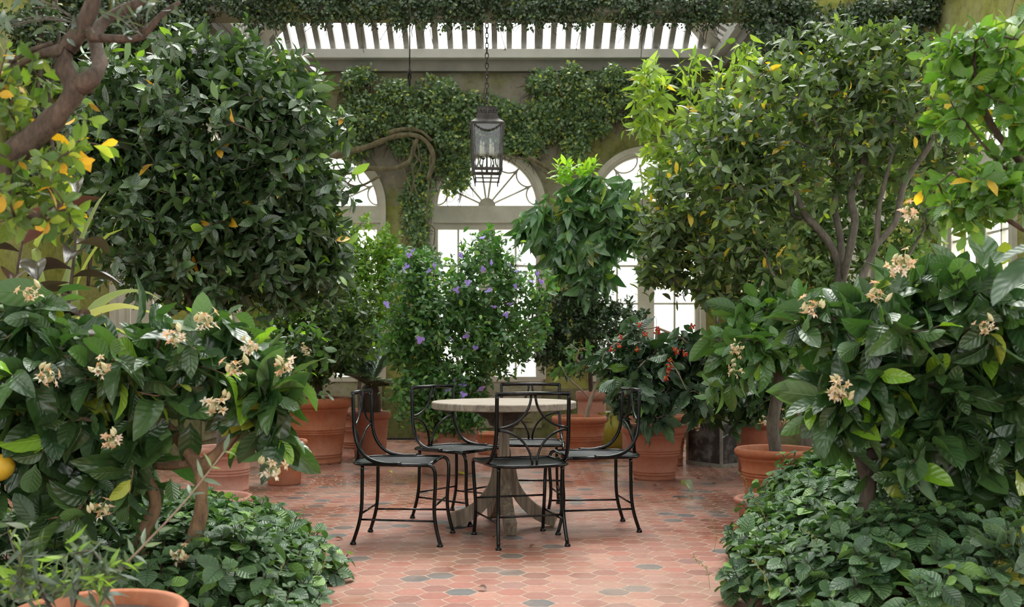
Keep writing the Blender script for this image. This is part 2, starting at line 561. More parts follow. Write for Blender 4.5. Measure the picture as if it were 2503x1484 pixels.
M['lglass'] = glass_mat('lantern_glass', 0.03, (0.86, 0.88, 0.86))
M['terra'] = pot_mat('terracotta_orange', (0.43, 0.135, 0.055))
M['terra_d'] = pot_mat('terracotta_brown', (0.38, 0.135, 0.075), (0.5, 0.28, 0.2), 0.25)
M['terra_p'] = pot_mat('terracotta_pink_lime', (0.50, 0.22, 0.155), (0.62, 0.42, 0.35), 0.6)
M['terra_w'] = pot_mat('terracotta_weathered', (0.40, 0.20, 0.14), (0.48, 0.38, 0.29), 0.8)
M['olive_glaze'] = pot_mat('olive_yellow_glaze', (0.34, 0.30, 0.03), (0.22, 0.12, 0.05), 0.5, 0.3)
M['soil'] = mottled('potting_soil', (0.03, 0.018, 0.012), (0.09, 0.055, 0.035), 30, 0.95, 1.0, 0.02)
M['bark_grey'] = bark_mat('grey_bark', (0.06, 0.05, 0.04), (0.20, 0.17, 0.135))
M['bark_brown'] = bark_mat('brown_bark', (0.030, 0.020, 0.015), (0.17, 0.115, 0.08), 45)
M['bark_dark'] = bark_mat('dark_bark', (0.035, 0.025, 0.02), (0.12, 0.085, 0.06))
M['bark_tan'] = bark_mat('tan_bark', (0.10, 0.055, 0.03), (0.36, 0.225, 0.12))
M['bark_moss'] = bark_mat('mossy_vine_bark', (0.07, 0.055, 0.03), (0.22, 0.185, 0.10))
M['bark_tan2'] = bark_mat('pale_bark', (0.26, 0.19, 0.13), (0.42, 0.33, 0.24))
M['stem_purple'] = plain('purple_stem', (0.05, 0.018, 0.025), 0.5)
M['stem_green'] = plain('green_stem', (0.12, 0.16, 0.05), 0.5)
M['berry'] = leaf_mat('berry_skin', 0.25, 0.0, 0.0, 2, 0.0)
M['lemon'] = mottled('lemon_rind', (0.75, 0.42, 0.02), (0.85, 0.55, 0.05), 8, 0.45, 0.5, 0.002, fine=120)
M['box'] = mottled('black_peeling_planter', (0.012, 0.011, 0.010), (0.04, 0.036, 0.032), 9, 0.5, 0.4, 0.004, c3=(0.22, 0.21, 0.19))
M['edge_metal'] = mottled('worn_grey_metal', (0.18, 0.18, 0.15), (0.34, 0.33, 0.28), 12, 0.5, 0.2)
M['bronze'] = mottled('aged_bronze', (0.03, 0.026, 0.023), (0.10, 0.088, 0.078), 14, 0.55, 0.3, 0.003, metallic=0.35)
M['candle'] = plain('ivory_candle_sleeve', (0.72, 0.68, 0.52), 0.5)
M['bulb'] = glass_mat('clear_bulb', 0.25, (0.92, 0.92, 0.9))
M['stone'] = mottled('pale_limestone', (0.70, 0.70, 0.69), (0.82, 0.82, 0.81), 3, 0.8, 0.2)
M['ground_out'] = mottled('brightened_gravel', (0.55, 0.55, 0.53), (0.72, 0.72, 0.70), 2, 0.9, 0.2)  # invented pale so the low windows look bright
M['strap'] = leaf_mat('strap_leaf', 0.4, 0.3, 0.15, 1, 0.1)
M['grate'] = plain('dark_iron_grate', (0.03, 0.03, 0.03), 0.6, 0.5)


# ------------------------------------------------------------------ leaf templates
def leaf_tpl(nl=4, nw=2, hw=0.28, prof='ell', fold=0.12, droop=0.2, wave=0.0, stalk=0.0, twist=0.0):
    v = np.linspace(0, 1, nl + 1)
    vb = np.clip((v - stalk) / (1 - stalk), 0, 1)
    if prof == 'ell': w = np.sin(PI * vb) ** 0.75
    elif prof == 'ell2': w = np.sin(PI * vb ** 0.95) ** 0.60
    elif prof == 'obo': w = np.sin(PI * vb ** 1.45) ** 0.8
    elif prof == 'ova': w = np.sin(PI * vb ** 0.7) ** 0.85
    elif prof == 'lan': w = np.sin(PI * vb ** 0.85) ** 1.15
    elif prof == 'heart': w = np.clip(np.sin(PI * vb ** 0.6), 0, 1) ** 0.7
    else: w = np.ones_like(vb) * (1 - vb ** 3)
    w = np.maximum(w, 0.04)
    u = np.linspace(-1, 1, nw + 1)
    UU, VV = np.meshgrid(u, v)
    WW = np.repeat(w[:, None], nw + 1, 1)
    x = UU * WW * hw
    z = fold * np.abs(UU) * WW * hw * 2 - droop * VV ** 2 + wave * np.sin(VV * 19 + UU * 1.5) * np.abs(UU) * WW * 0.5
    y = VV * (1 - 0.25 * droop)
    if twist:
        a = twist * VV
        x, z = x * np.cos(a) - z * np.sin(a), x * np.sin(a) + z * np.cos(a)
    vt = np.stack([x, y, z], -1).reshape(-1, 3)
    k = nw + 1
    f = np.array([[i * k + j, i * k + j + 1, (i + 1) * k + j + 1, (i + 1) * k + j] for i in range(nl) for j in range(nw)])
    uv = np.stack([UU, VV], -1).reshape(-1, 2)
    return vt, f, uv


def tpl_set(n=4, **k):
    out = []
    base = k.get('droop', 0.2)
    for i in range(n):
        kk = dict(k); kk['droop'] = base * (0.2 + 1.6 * i / max(1, n - 1)); kk['twist'] = (i - n / 2) * 0.25
        kk['fold'] = k.get('fold', 0.12) * (0.5 + 0.4 * i)
        out.append(leaf_tpl(**kk))
    return out


T_ELL = tpl_set(4, nl=4, nw=2, hw=0.2, prof='ell')
T_ELLW = tpl_set(4, nl=4, nw=2, hw=0.26, prof='ell', stalk=0.06)
T_LAN = tpl_set(4, nl=4, nw=2, hw=0.15, prof='lan', droop=0.3)
T_OBO = tpl_set(4, nl=4, nw=2, hw=0.24, prof='obo')
T_SMALL = tpl_set(2, nl=2, nw=2, hw=0.33, prof='ell', droop=0.1)
T_BIG = tpl_set(5, nl=10, nw=4, hw=0.235, prof='ell2', stalk=0.08, fold=0.16, droop=0.32, wave=0.03)
T_COF = tpl_set(4, nl=9, nw=4, hw=0.22, prof='ell', stalk=0.04, fold=0.1, droop=0.45, wave=0.09)
T_MANGO = tpl_set(4, nl=6, nw=2, hw=0.17, prof='ova', stalk=0.08, fold=0.2, droop=0.35)
T_MINT = tpl_set(4, nl=7, nw=4, hw=0.36, prof='ova', stalk=0.08, fold=0.08, droop=0.25, wave=0.05)
T_RUB = tpl_set(4, nl=7, nw=4, hw=0.25, prof='ell', stalk=0.06, fold=0.25, droop=0.3)
T_HEART = tpl_set(3, nl=4, nw=2, hw=0.36, prof='heart', stalk=0.05, droop=0.2)


def place_leaves(geo, tpls, pos, ax, nm, L, col, rng, ws=None):
    """vectorised: a leaf at every pos pointing along ax, its face towards nm"""
    N = len(pos)
    if N == 0: return
    ax = nrm(ax)
    xs = nrm(np.cross(ax, nm))
    zs = np.cross(xs, ax)
    pick = rng.integers(0, len(tpls), N)
    L = np.broadcast_to(L, (N,))
    ws = np.ones(N) if ws is None else ws
    for t, (vt, f, uv) in enumerate(tpls):
        k = np.where(pick == t)[0]
        if len(k) == 0: continue
        vv = (vt[None, :, 0, None] * xs[k][:, None, :] * ws[k][:, None, None] + vt[None, :, 1, None] * ax[k][:, None, :] + vt[None, :, 2, None] * zs[k][:, None, :]) * L[k][:, None, None] + pos[k][:, None, :]
        nv = len(vt)
        ff = (f[None] + (np.arange(len(k)) * nv)[:, None, None]).reshape(-1, f.shape[1])
        geo.add(vv.reshape(-1, 3), ff, uv=np.tile(uv, (len(k), 1)), col=np.repeat(col[k], nv, 0))


def palette(rng, N, c1, c2, young=None, py=0.0, yellow=None, pyel=0.0, boost=None):
    t = rng.random(N)[:, None]
    c = np.array(c1) * (1 - t) + np.array(c2) * t
    c = c * rng.uniform(0.8, 1.2, (N, 1))
    r = rng.random(N)
    p = py if boost is None else py * boost
    if young is not None:
        k = r < p
        c[k] = np.array(young) * rng.uniform(0.75, 1.2, (k.sum(), 1))
    if yellow is not None:
        k = r > 1 - pyel
        c[k] = np.array(yellow) * rng.uniform(0.8, 1.2, (k.sum(), 1))
    return c


# ------------------------------------------------------------------ tree growth
def catmull(pts, step=0.05):
    pts = np.asarray(pts, float)
    if len(pts) == 2:
        n = max(2, int(np.linalg.norm(pts[1] - pts[0]) / step) + 1)
        return pts[0] + (pts[1] - pts[0]) * np.linspace(0, 1, n)[:, None]
    q = np.vstack([2 * pts[0] - pts[1], pts, 2 * pts[-1] - pts[-2]])
    out = []
    for i in range(1, len(q) - 2):
        n = max(2, int(np.linalg.norm(q[i + 1] - q[i]) / step) + 1)
        t = np.linspace(0, 1, n, endpoint=False)[:, None]
        out.append(0.5 * ((2 * q[i]) + (-q[i - 1] + q[i + 1]) * t + (2 * q[i - 1] - 5 * q[i] + 4 * q[i + 1] - q[i + 2]) * t ** 2 + (-q[i - 1] + 3 * q[i] - 3 * q[i + 1] + q[i + 2]) * t ** 3))
    return np.vstack(out + [pts[-1:]])


def grow(polys, tips, rtip, rtrunk, rng, step=0.07, start=0.35, wob=0.02, prad=None):
    """skeleton nodes from the given limbs, then a twig to every tip; returns chains and tip directions"""
    pos, par, dr, pr = [], [], [], []
    for pi, pl in enumerate(polys):
        c = catmull(pl, step)
        base = -1
        if pi > 0:
            base = int(np.argmin(np.linalg.norm(np.array(pos) - c[0], axis=1)))
            c = c[1:] if np.linalg.norm(np.array(pos)[base] - c[0]) < 0.02 else c
        for i, p in enumerate(c):
            d = nrm(p - (pos[base] if base >= 0 else p - V(0, 0, 1)))
            pos.append(p); par.append(base); dr.append(d)
            base = len(pos) - 1
            pr.append(0.0 if prad is None or prad[pi] is None else (prad[pi][0] + (prad[pi][1] - prad[pi][0]) * i / len(c)) * (1 + 0.20 * math.sin(i * 1.9 + pi) * math.sin(i * 0.63 + pi)))
    nsk = len(pos)
    P0 = np.array(pos)
    zlow = P0[:, 2].min()
    ok = np.ones(nsk, bool)
    n0 = len(catmull(polys[0], step))
    ok[:int(n0 * start)] = False
    A = np.array(pos); D = np.array(dr); ok = list(ok)
    dist = np.array([np.min(np.linalg.norm(A - t, axis=1)) for t in tips]) if len(tips) else []
    tipidx = []
    cap = nsk + len(tips) * 14 + 100
    BA = np.zeros((cap, 3)); BD = np.zeros((cap, 3)); BO = np.zeros(cap, bool)
    BA[:nsk] = A; BD[:nsk] = D; BO[:nsk] = ok
    n = nsk
    for ti in np.argsort(dist):
        t = tips[ti]
        dv = t - BA[:n]
        dl = np.linalg.norm(dv, axis=1)
        cs = np.sum(dv * BD[:n], axis=1) / np.maximum(dl, 1e-6)
        cost = dl * (1 + 0.45 * (1 - cs)) + np.where(BO[:n], 0, 50)
        b = int(np.argmin(cost))
        L = dl[b]
        k = int(min(12, max(1, round(L / step))))
        p0 = BA[b]
        mid = p0 + BD[b] * L * 0.45
        pv = p0; prev = b
        for s in range(1, k + 1):
            u = s / k
            p = (1 - u) ** 2 * p0 + 2 * u * (1 - u) * mid + u * u * t
            if s < k: p = p + rng.normal(0, wob * min(1, L), 3)
            if n >= cap: break
            BA[n] = p; BD[n] = nrm(p - pv); BO[n] = True
            par.append(prev); prev = n; pv = p; n += 1
        tipidx.append((prev, ti))
    pos = BA[:n]
    par = np.array(par)
    cnt = np.zeros(n)
    for i, _ in tipidx: cnt[i] += 1
    for i in range(n - 1, -1, -1):
        if cnt[i] == 0: cnt[i] = 1
        if par[i] >= 0: cnt[par[i]] += cnt[i]
    # par < i always, so one backward sweep is enough
    mx = max(2.0, cnt[:max(1, nsk)].max())
    ex = math.log(max(1.01, rtrunk / rtip)) / math.log(mx)
    rad = rtip * np.maximum(cnt, 1) ** ex
    rad[:nsk] = np.maximum(rad[:nsk], np.array(pr))
    kids = [[] for _ in range(n)]
    for i in range(n):
        if par[i] >= 0: kids[par[i]].append(i)
    chains = []
    stack = [(None, i) for i in range(n) if par[i] < 0]
    while stack:
        src, i = stack.pop()
        ch = [] if src is None else [src]
        while True:
            ch.append(i)
            if not kids[i]: break
            ks = sorted(kids[i], key=lambda q: -cnt[q])
            for q in ks[1:]: stack.append((i, q))
            i = ks[0]
        if len(ch) > 1:
            c = np.array(ch)
            r = rad[c].copy()
            if src is not None: r[0] = r[1]
            chains.append((pos[c], r))
    tip_pos = np.array([BA[i] for i, _ in tipidx]) if tipidx else np.zeros((0, 3))
    tip_dir = np.array([BD[i] for i, _ in tipidx]) if tipidx else np.zeros((0, 3))
    return chains, tip_pos, tip_dir


def ell_pts(rng, ells, n, inner=0.35):
    """points through a union of ellipsoids (centre, radii), denser towards their skins"""
    vol = np.array([e[1][0] * e[1][1] * e[1][2] * (e[2] if len(e) > 2 else 1) for e in ells]) ** (2 / 3)
    out = []
    for e, k in zip(ells, rng.multinomial(n, vol / vol.sum())):
        d = nrm(rng.normal(size=(k, 3)))
        r = (inner ** 3 + (1 - inner ** 3) * rng.random(k)) ** (1 / 3)
        lump = 1 + 0.16 * np.sin(d[:, 0] * 7 + e[0][0] * 9) * np.sin(d[:, 2] * 6 + e[0][2] * 7 + d[:, 1] * 4)
        r = r * lump * (1 + rng.normal(0, 0.10, k)) * np.where(rng.random(k) < 0.07, 1.22, 1.0)
        out.append(np.array(e[0]) + d * r[:, None] * np.array(e[1]))
    return np.vstack(out)


def E(px, py, Z, rx, ry, rz, w=1.0):
    """an ellipsoid of crown: radii rx, ry given at the scale of its distance, rz in metres deep"""
    return (P(px, py, Z), (rx * Z / F, rz, ry * Z / F), w)


def rosettes(geo, tpls, tp, td, rng, n, L, cols, span=0.12, up=0.5, droop=0.0, ang=(35, 85), jit=0.25, ws=None):
    """n leaves spiralling round each twig end"""
    N = len(tp)
    idx = np.repeat(np.arange(N), n)
    k = np.tile(np.arange(n), N)
    t = (k / n) + rng.normal(0, 0.05, len(k))
    d = nrm(td[idx] + rng.normal(0, 0.12, (len(idx), 3)))
    a = k * 2.39996 + np.repeat(rng.random(N) * 6.28, n)
    e1 = nrm(np.cross(d, np.tile([0.2, 0.3, 0.93], (len(d), 1))))
    e2 = np.cross(d, e1)
    rad = np.cos(a)[:, None] * e1 + np.sin(a)[:, None] * e2
    an = np.radians(ang[0] + (ang[1] - ang[0]) * np.clip(t, 0, 1) + rng.normal(0, 9, len(k)))
    ax = d * np.cos(an)[:, None] + rad * np.sin(an)[:, None]
    ax = nrm(ax + np.array([0, 0, -1]) * droop + rng.normal(0, 0.12, ax.shape))
    nat = d * np.sin(an)[:, None] - rad * np.cos(an)[:, None]
    nm = nat * (1 - up) + np.array([0, 0, 1.0]) * up + rng.normal(0, jit, nat.shape)
    pos = tp[idx] - d * (t * span)[:, None]
    LL = L * rng.uniform(0.55, 1.2, len(k)) * (0.75 + 0.35 * np.clip(t * 1.5, 0, 1))
    col = cols(len(k), np.where(t < 0.35, 1.6, 0.5), pos)
    place_leaves(geo, tpls, pos, ax, nm, LL, col, rng, ws)
    return pos, ax


def add_trunk(parent, chains, mat, name='trunk', sides=7, rmin=0.0):
    """the woody part; limbs welded into one mesh with twigs"""
    g = Geo()
    for c, r in chains:
        g.tube(c, np.maximum(r, rmin), sides if r.max() > 0.012 else 4)
    return g.build(name, mat, parent)


def local(parent):
    """geometry is made in world coordinates and moved under its parent's origin"""
    return np.array(parent.location)


class Plant:
    """a plant as one thing: an Empty at its foot with pot, soil, trunk, foliage, flowers as its parts"""
    def __init__(self, name, label, cat, base, group=None):
        self.o = empty(name, base, label, cat, group)
        self.b = np.array(base, float)

    def shift(self, g):
        g.v = [v - self.b for v in g.v]
        return g

    def pot(self, R, r, h, mat, style='ring', soil=0.85, off=(0, 0, 0)):
        off = np.asarray(off, float)
        t = 0.028 * max(1, R / 0.25)
        rim = h * 0.15
        g = Geo()
        def rad(z): return r + (R - t * 0.6 - r) * (z / h)
        if style == 'plain':
            prof = [(0.001, 0), (r, 0), (r * 1.0 + 0.004, 0.01)] + [(rad(z * h) + 0.0, z * h) for z in (0.2, 0.5, 0.8)] + [(R - 0.02, h - rim), (R, h - rim + 0.005), (R + 0.002, h - 0.01), (R - 0.008, h)]
        elif style == 'bowl':
            prof = [(0.001, 0), (r, 0), (r + 0.02, 0.01), (R * 0.88, h * 0.55), (R * 0.97, h * 0.75), (R + 0.004, h * 0.84), (R + 0.006, h * 0.93), (R - 0.006, h)]
        elif style == 'urn':
            prof = [(0.001, 0), (r, 0), (r * 1.25, h * 0.15), (R * 1.18, h * 0.5), (R * 1.15, h * 0.7), (R * 0.9, h * 0.92), (R, h)]
        else:
            prof = [(0.001, 0), (r, 0), (r + 0.006, 0.006), (r + 0.006, 0.022), (rad(0.03), 0.028)]
            for zc in (0.11, 0.46):
                for k in range(3 if zc > 0.2 else 2):
                    z = h * zc + k * 0.02
                    prof += [(rad(z) - 0.001, z - 0.008), (rad(z) + 0.005, z - 0.003), (rad(z) + 0.005, z + 0.004), (rad(z) - 0.001, z + 0.008)]
            z1 = h - rim - 0.03
            prof += [(rad(z1), z1), (rad(z1) + 0.008, z1 + 0.006), (rad(z1) + 0.008, z1 + 0.016), (rad(z1) + 0.003, z1 + 0.022), (R - 0.012, h - rim), (R + 0.004, h - rim + 0.012), (R + 0.010, h - rim * 0.45), (R + 0.006, h - 0.012), (R - 0.004, h - 0.002), (R - 0.012, h)]
        prof += [(R - t, h - 0.006), (R - t - 0.006, h - rim), (rad(h * soil) - t - 0.003, h * soil - 0.03), (rad(h * 0.5) * 0.8, h * 0.5)]
        g.lathe(prof, 48)
        po = g.build('pot', mat, self.o, loc=off)
        s = Geo()
        rs = rad(h * soil) - t + 0.004 if style != 'bowl' else R * 0.86
        rings = [(0.001, 0.012), (rs * 0.35, 0.010), (rs * 0.7, 0.004), (rs, -0.004)]
        s.lathe([(a, h * soil + b) for a, b in rings][::-1], 24)
        s.v = [v + np.stack([np.zeros(len(v)), np.zeros(len(v)), 0.006 * np.sin(v[:, 0] * 60) * np.cos(v[:, 1] * 47)], 1) for v in s.v]
        s.build('soil', M['soil'], self.o, loc=off)
        return po

    def grow(self, polys, ells, ntips, rtip, rtrunk, mat, rng, leaf, inner=0.35, start=0.35, step=0.07, wob=0.02, trunkname='trunk', extra=None, prad=None):
        tips = ell_pts(rng, ells, ntips, inner)
        tips[:, 2] = np.maximum(tips[:, 2], 0.06)
        if extra is not None: tips = np.vstack([tips, extra])
        chains, tp, td = grow(polys, tips, rtip, rtrunk, rng, step, start, wob, prad)
        g = Geo()
        for c, r in chains:
            g.tube(c, r, 8 if r.max() > 0.012 else 4, cap=r.max() > 0.012)
        self.shift(g).build(trunkname, mat, self.o)
        self.tp, self.td = tp, td
        lg = Geo()
        tpls, n, L, cols, lm = leaf['t'], leaf['n'], leaf['L'], leaf['c'], leaf['m']
        kw = {k: leaf[k] for k in ('span', 'up', 'droop', 'ang', 'jit') if k in leaf}
        self.lp, self.la = rosettes(lg, tpls, tp, td, rng, n, L, lambda N, b, p: cols(rng, N, b, p), **kw)
        self.foliage = self.shift(lg).build('foliage', lm, self.o)
        return self


def colf(c1, c2, young=None, py=0.0, yellow=None, pyel=0.0):
    return lambda rng, N, b, p: palette(rng, N, c1, c2, young, py, yellow, pyel, b)


# ------------------------------------------------------------------ room
XL, XR, ZB, ZF = -3.23, 2.63, 12.25, 9.9      # pavilion at the end of the hall
HL, HR = -4.5, 4.2                            # hall side walls
ZP, ZT = 4.46, 4.70                           # underside and top of wall plate


def struct(o):
    o['kind'] = 'structure'
    return o


g = Geo()
g.add([[HL - 0.3, -3.5, 0], [HR + 0.3, -3.5, 0], [HR + 0.3, ZB + 0.3, 0], [HL - 0.3, ZB + 0.3, 0], [HL - 0.3, -3.5, -0.15], [HR + 0.3, -3.5, -0.15], [HR + 0.3, ZB + 0.3, -0.15], [HL - 0.3, ZB + 0.3, -0.15]],
      [[0, 1, 2, 3], [7, 6, 5, 4], [0, 4, 5, 1], [1, 5, 6, 2], [2, 6, 7, 3], [3, 7, 4, 0]])
struct(g.build('floor', M['floor'], smooth=False))
g = Geo()
g.add([[-40, -6, -0.16], [40, -6, -0.16], [40, 60, -0.16], [-40, 60, -0.16]], [[0, 1, 2, 3]])
struct(g.build('ground', M['ground_out'], smooth=False))


def arch_wall(name, o, u, n, x0, x1, z1, bays, mat, thick=0.26, z0=0.0, sill_h=0.715, nseg=24, mat2=None):
    """wall in direction u from o (n towards the room) with round-headed openings (cx, R, zspring)"""
    o, u, n = V(*o), V(*u), V(*n)
    g = Geo()
    def pt(x, z, d): return o + u * x + V(0, 0, z) - n * d
    def slab(xa, xb, za, zb, za2=None, mi=0):
        za2 = za if za2 is None else za2
        v = [pt(xa, za, 0), pt(xb, za2, 0), pt(xb, zb, 0), pt(xa, zb, 0), pt(xa, za, thick), pt(xb, za2, thick), pt(xb, zb, thick), pt(xa, zb, thick)]
        g.add(v, [[0, 1, 2, 3], [7, 6, 5, 4], [0, 4, 5, 1], [1, 5, 6, 2], [2, 6, 7, 3], [3, 7, 4, 0]], mi=mi)
    x = x0
    for cx, R, zs in bays:
        slab(x, cx - R, z0, 0.6, mi=2)
        slab(x, cx - R, 0.6, zs, mi=1)
        slab(x, cx - R, zs, z1)
        th = np.linspace(PI, 0, nseg + 1)
        for a, b in zip(th[:-1], th[1:]):
            slab(cx + R * math.cos(a), cx + R * math.cos(b), zs + R * math.sin(a), z1, zs + R * math.sin(b))
        slab(cx - R, cx + R, z0, sill_h, mi=2)
        x = cx + R
    slab(x, x1, z0, 0.6, mi=2)
    slab(x, x1, 0.6, zs, mi=1)
    slab(x, x1, zs, z1)
    return struct(g.build(name, [mat, mat2 or mat, M['dado']], smooth=False))


def arch_window(name, o, u, n, cx, R, zs, sill=0.715, door_rows=4):
    """architrave, fanlight with radiating bars, transom, two casements"""
    o, u, n = V(*o), V(*u), V(*n)
    g = Geo()
    def pt(x, z, d=0.0): return o + u * (cx + x) + V(0, 0, z) - n * d
    def ring(r0, r1, d0, d1):
        th = np.linspace(0, PI, 33)
        for a, b in zip(th[:-1], th[1:]):
            v = [pt(r * math.cos(t), zs + r * math.sin(t), d) for d in (d0, d1) for r, t in ((r0, a), (r1, a), (r1, b), (r0, b))]
            g.add(v, [[0, 1, 2, 3], [7, 6, 5, 4], [0, 4, 5, 1], [1, 5, 6, 2], [2, 6, 7, 3], [3, 7, 4, 0]])
    def bx(xa, xb, za, zb, d0, d1, mi=0):
        v = [pt(x, z, d) for d in (d0, d1) for x, z in ((xa, za), (xb, za), (xb, zb), (xa, zb))]
        g.add(v, [[0, 1, 2, 3], [7, 6, 5, 4], [0, 4, 5, 1], [1, 5, 6, 2], [2, 6, 7, 3], [3, 7, 4, 0]], mi=mi)
    ri = R - 0.085
    ring(R - 0.035, R + 0.03, -0.045, 0.05)
    ring(R - 0.055, R - 0.03, -0.02, 0.08)
    ring(ri, R - 0.05, 0.03, 0.12)
    for s in (-1, 1):
        a, b = sorted((s * (R + 0.03), s * (R - 0.035)))
        bx(a, b, sill, zs, -0.045, 0.05)
        a, b = sorted((s * (R - 0.03), s * (R - 0.09)))
        bx(a, b, sill, zs, 0.03, 0.12)
    # transom
    bx(-R + 0.03, R - 0.03, zs - 0.19, zs, 0.0, 0.11)
    bx(-R + 0.03, R - 0.03, zs - 0.21, zs - 0.185, -0.03, 0.1)
    bx(-R - 0.01, R + 0.01, zs - 0.285, zs - 0.02, 0.024, 0.104)
    # casements
    top = zs - 0.27
    bx(-0.10, 0.10, sill, top, 0.03, 0.10)
    for s in (-1, 1):
        a, b = sorted((s * 0.10, s * ri))
        m = (a + b) / 2
        bx(m - 0.011, m + 0.011, sill, top, 0.045, 0.085)
        for k in range(1, door_rows):
            z = sill + (top - sill) * k / door_rows
            bx(a, b, z - 0.011, z + 0.011, 0.045, 0.085)
    bx(-R, R, sill - 0.03, sill + 0.03, -0.03, 0.12)
    # panelled spandrel below
    bx(-R + 0.02, R - 0.02, 0.12, sill - 0.03, -0.015, 0.02, 1)
    for s in (-1, 1):
        a, b = sorted((s * 0.08, s * (R - 0.12)))
        bx(a, b, 0.2, sill - 0.1, -0.03, 0.0, 1)
        bx(a + 0.03, b - 0.03, 0.24, sill - 0.14, -0.038, 0.0, 1)
    fr = g.build('window_frame', [M['cream'], M['panel']], smooth=False)
    # fanlight bars
    f = Geo()
    th = np.linspace(0, PI, 17)
    hub = [pt(0, zs, 0.05)] + [pt(0.105 * math.cos(t), zs + 0.105 * math.sin(t), 0.05) for t in th]
    hub2 = [p - n * 0.04 for p in hub]
    k = len(hub)
    f.add(np.array(hub + hub2), [np.array([[0, i, i + 1] for i in range(1, k - 1)]), np.array([[k, k + i + 1, k + i] for i in range(1, k - 1)]), np.array([[i, i + 1, k + i + 1, k + i] for i in range(1, k - 1)])])
    angs = [22, 44, 66, 83, 97, 114, 136, 158]
    angs = [25, 50, 82, 98, 130, 155]
    for a in angs:
        t = math.radians(a)
        rr = ri * 0.93 if not 60 < a < 120 else ri * 0.86
        f.tube([pt(0.1 * math.cos(t), zs + 0.1 * math.sin(t), 0.07), pt(rr * math.cos(t), zs + rr * math.sin(t), 0.07)], 0.013, 5)
    ends = [0, 25, 50, 82]
    loops = [(2, 25), (25, 50), (50, 80), (100, 130), (130, 155), (155, 178)]
    for a, b in loops:
        pts = []
        am, hw = math.radians((a + b) / 2), math.radians((b - a) / 2)
        ca, cz = ri * math.cos(am), ri * math.sin(am)
        rl = ri * math.sin(hw) * 1.0
        for q in np.linspace(-PI / 2, PI / 2, 13):
            # half circle bulging towards the hub
            rx = -math.cos(q) * rl * 0.85; ty = math.sin(q) * rl
            px_ = ca + rx * math.cos(am) - ty * math.sin(am)
            pz_ = cz + rx * math.sin(am) + ty * math.cos(am)
            pts.append(pt(px_, zs + pz_, 0.07))
        f.tube(pts, 0.011, 5)
    fb = f.build('fanlight_bars', M['cream'], fr, smooth=True)
    gl = Geo()
    th = np.linspace(0, PI, 25)
    rim = [pt(ri * math.cos(t), zs + ri * math.sin(t), 0.075) for t in th]
    gl.add(np.array(rim + [pt(0, zs, 0.075)]), np.array([[i, i + 1, len(rim)] for i in range(len(rim) - 1)]))
    gl.add(np.array([pt(-ri, sill, 0.065), pt(ri, sill, 0.065), pt(ri, top, 0.065), pt(-ri, top, 0.065)]), [[0, 1, 2, 3]])
    gl.build('pane', M['glass'], fr, smooth=False)
    fr.name = name
    return struct(fr)


CXP = (XL + XR) / 2
ZS = CH + (YH - 503) / 200.0
bays = [(-0.3075 - XL + d, 0.71, ZS) for d in (-1.95, 0, 1.95)]
arch_wall('wall_back', (XL, ZB, 0), (1, 0, 0), (0, -1, 0), 0, XR - XL, ZP, bays, M['wall'], mat2=M['wall_moss'])
for i, (cx, R, zs) in enumerate(bays):
    arch_window('window_%d' % (i + 1), (XL, ZB, 0), (1, 0, 0), (0, -1, 0), cx, R - 0.02, zs)
# pavilion side walls, one arch each
pb = [(1.17, 0.71, ZS)]
arch_wall('wall_pavilion_left', (XL, ZF, 0), (0, 1, 0), (1, 0, 0), 0.24, ZB - ZF, ZP, pb, M['wall'], mat2=M['wall_moss'])
arch_window('window_4', (XL, ZF, 0), (0, 1, 0), (1, 0, 0), 1.17, 0.69, ZS)
arch_wall('wall_pavilion_right', (XR, ZF, 0), (0, 1, 0), (-1, 0, 0), 0.24, ZB - ZF, ZP, pb, M['wall'], mat2=M['wall_moss'])
arch_window('window_5', (XR, ZF, 0), (0, 1, 0), (-1, 0, 0), 1.17, 0.69, ZS)
# hall side walls with a row of arches
hb = [(1.3 + 1.95 * k, 0.71, ZS) for k in range(6)]
arch_wall('wall_left', (HL, -2.0, 0), (0, 1, 0), (1, 0, 0), 0, ZF + 2.0, ZP + 0.24, hb[:5], M['wall_moss'])
arch_wall('wall_right', (HR, -2.0, 0), (0, 1, 0), (-1, 0, 0), 0, ZF + 2.0, ZP + 0.24, hb, M['wall_moss'])
w = 6
for wi, (cx, R, zs) in enumerate(hb):
    if wi < 5: arch_window('window_%d' % w, (HL, -2.0, 0), (0, 1, 0), (1, 0, 0), cx, 0.69, zs); w += 1
    arch_window('window_%d' % w, (HR, -2.0, 0), (0, 1, 0), (-1, 0, 0), cx, 0.69, zs); w += 1
# return walls beside the pavilion opening, each with a narrow arched light
arch_wall('wall_return_left', (HL, ZF, 0), (1, 0, 0), (0, -1, 0), 0, XL - HL + 0.02, ZP + 0.5, [(0.82, 0.26, 2.95)], M['wall_moss'], thick=0.24)
arch_wall('wall_return_right', (XR - 0.02, ZF, 0), (1, 0, 0), (0, -1, 0), 0, HR - XR + 0.02, ZP + 0.5, [(0.78, 0.26, 2.95)], M['wall_moss'], thick=0.24)
arch_window('window_18', (HL, ZF, 0), (1, 0, 0), (0, -1, 0), 0.82, 0.25, 2.95)
arch_window('window_19', (XR - 0.02, ZF, 0), (1, 0, 0), (0, -1, 0), 0.78, 0.25, 2.95)

# beam over the opening (ivy hangs from it)
g = Geo()
g.box(((XL + XR) / 2, ZF + 0.12, 4.40 + 0.30), (XR - XL + 0.1, 0.24, 0.60))
g.box(((XL + XR) / 2, ZF + 0.12, 4.44), (XR - XL + 0.1, 0.34, 0.10))
struct(g.build('trim_opening_beam', M['wall'], smooth=False))

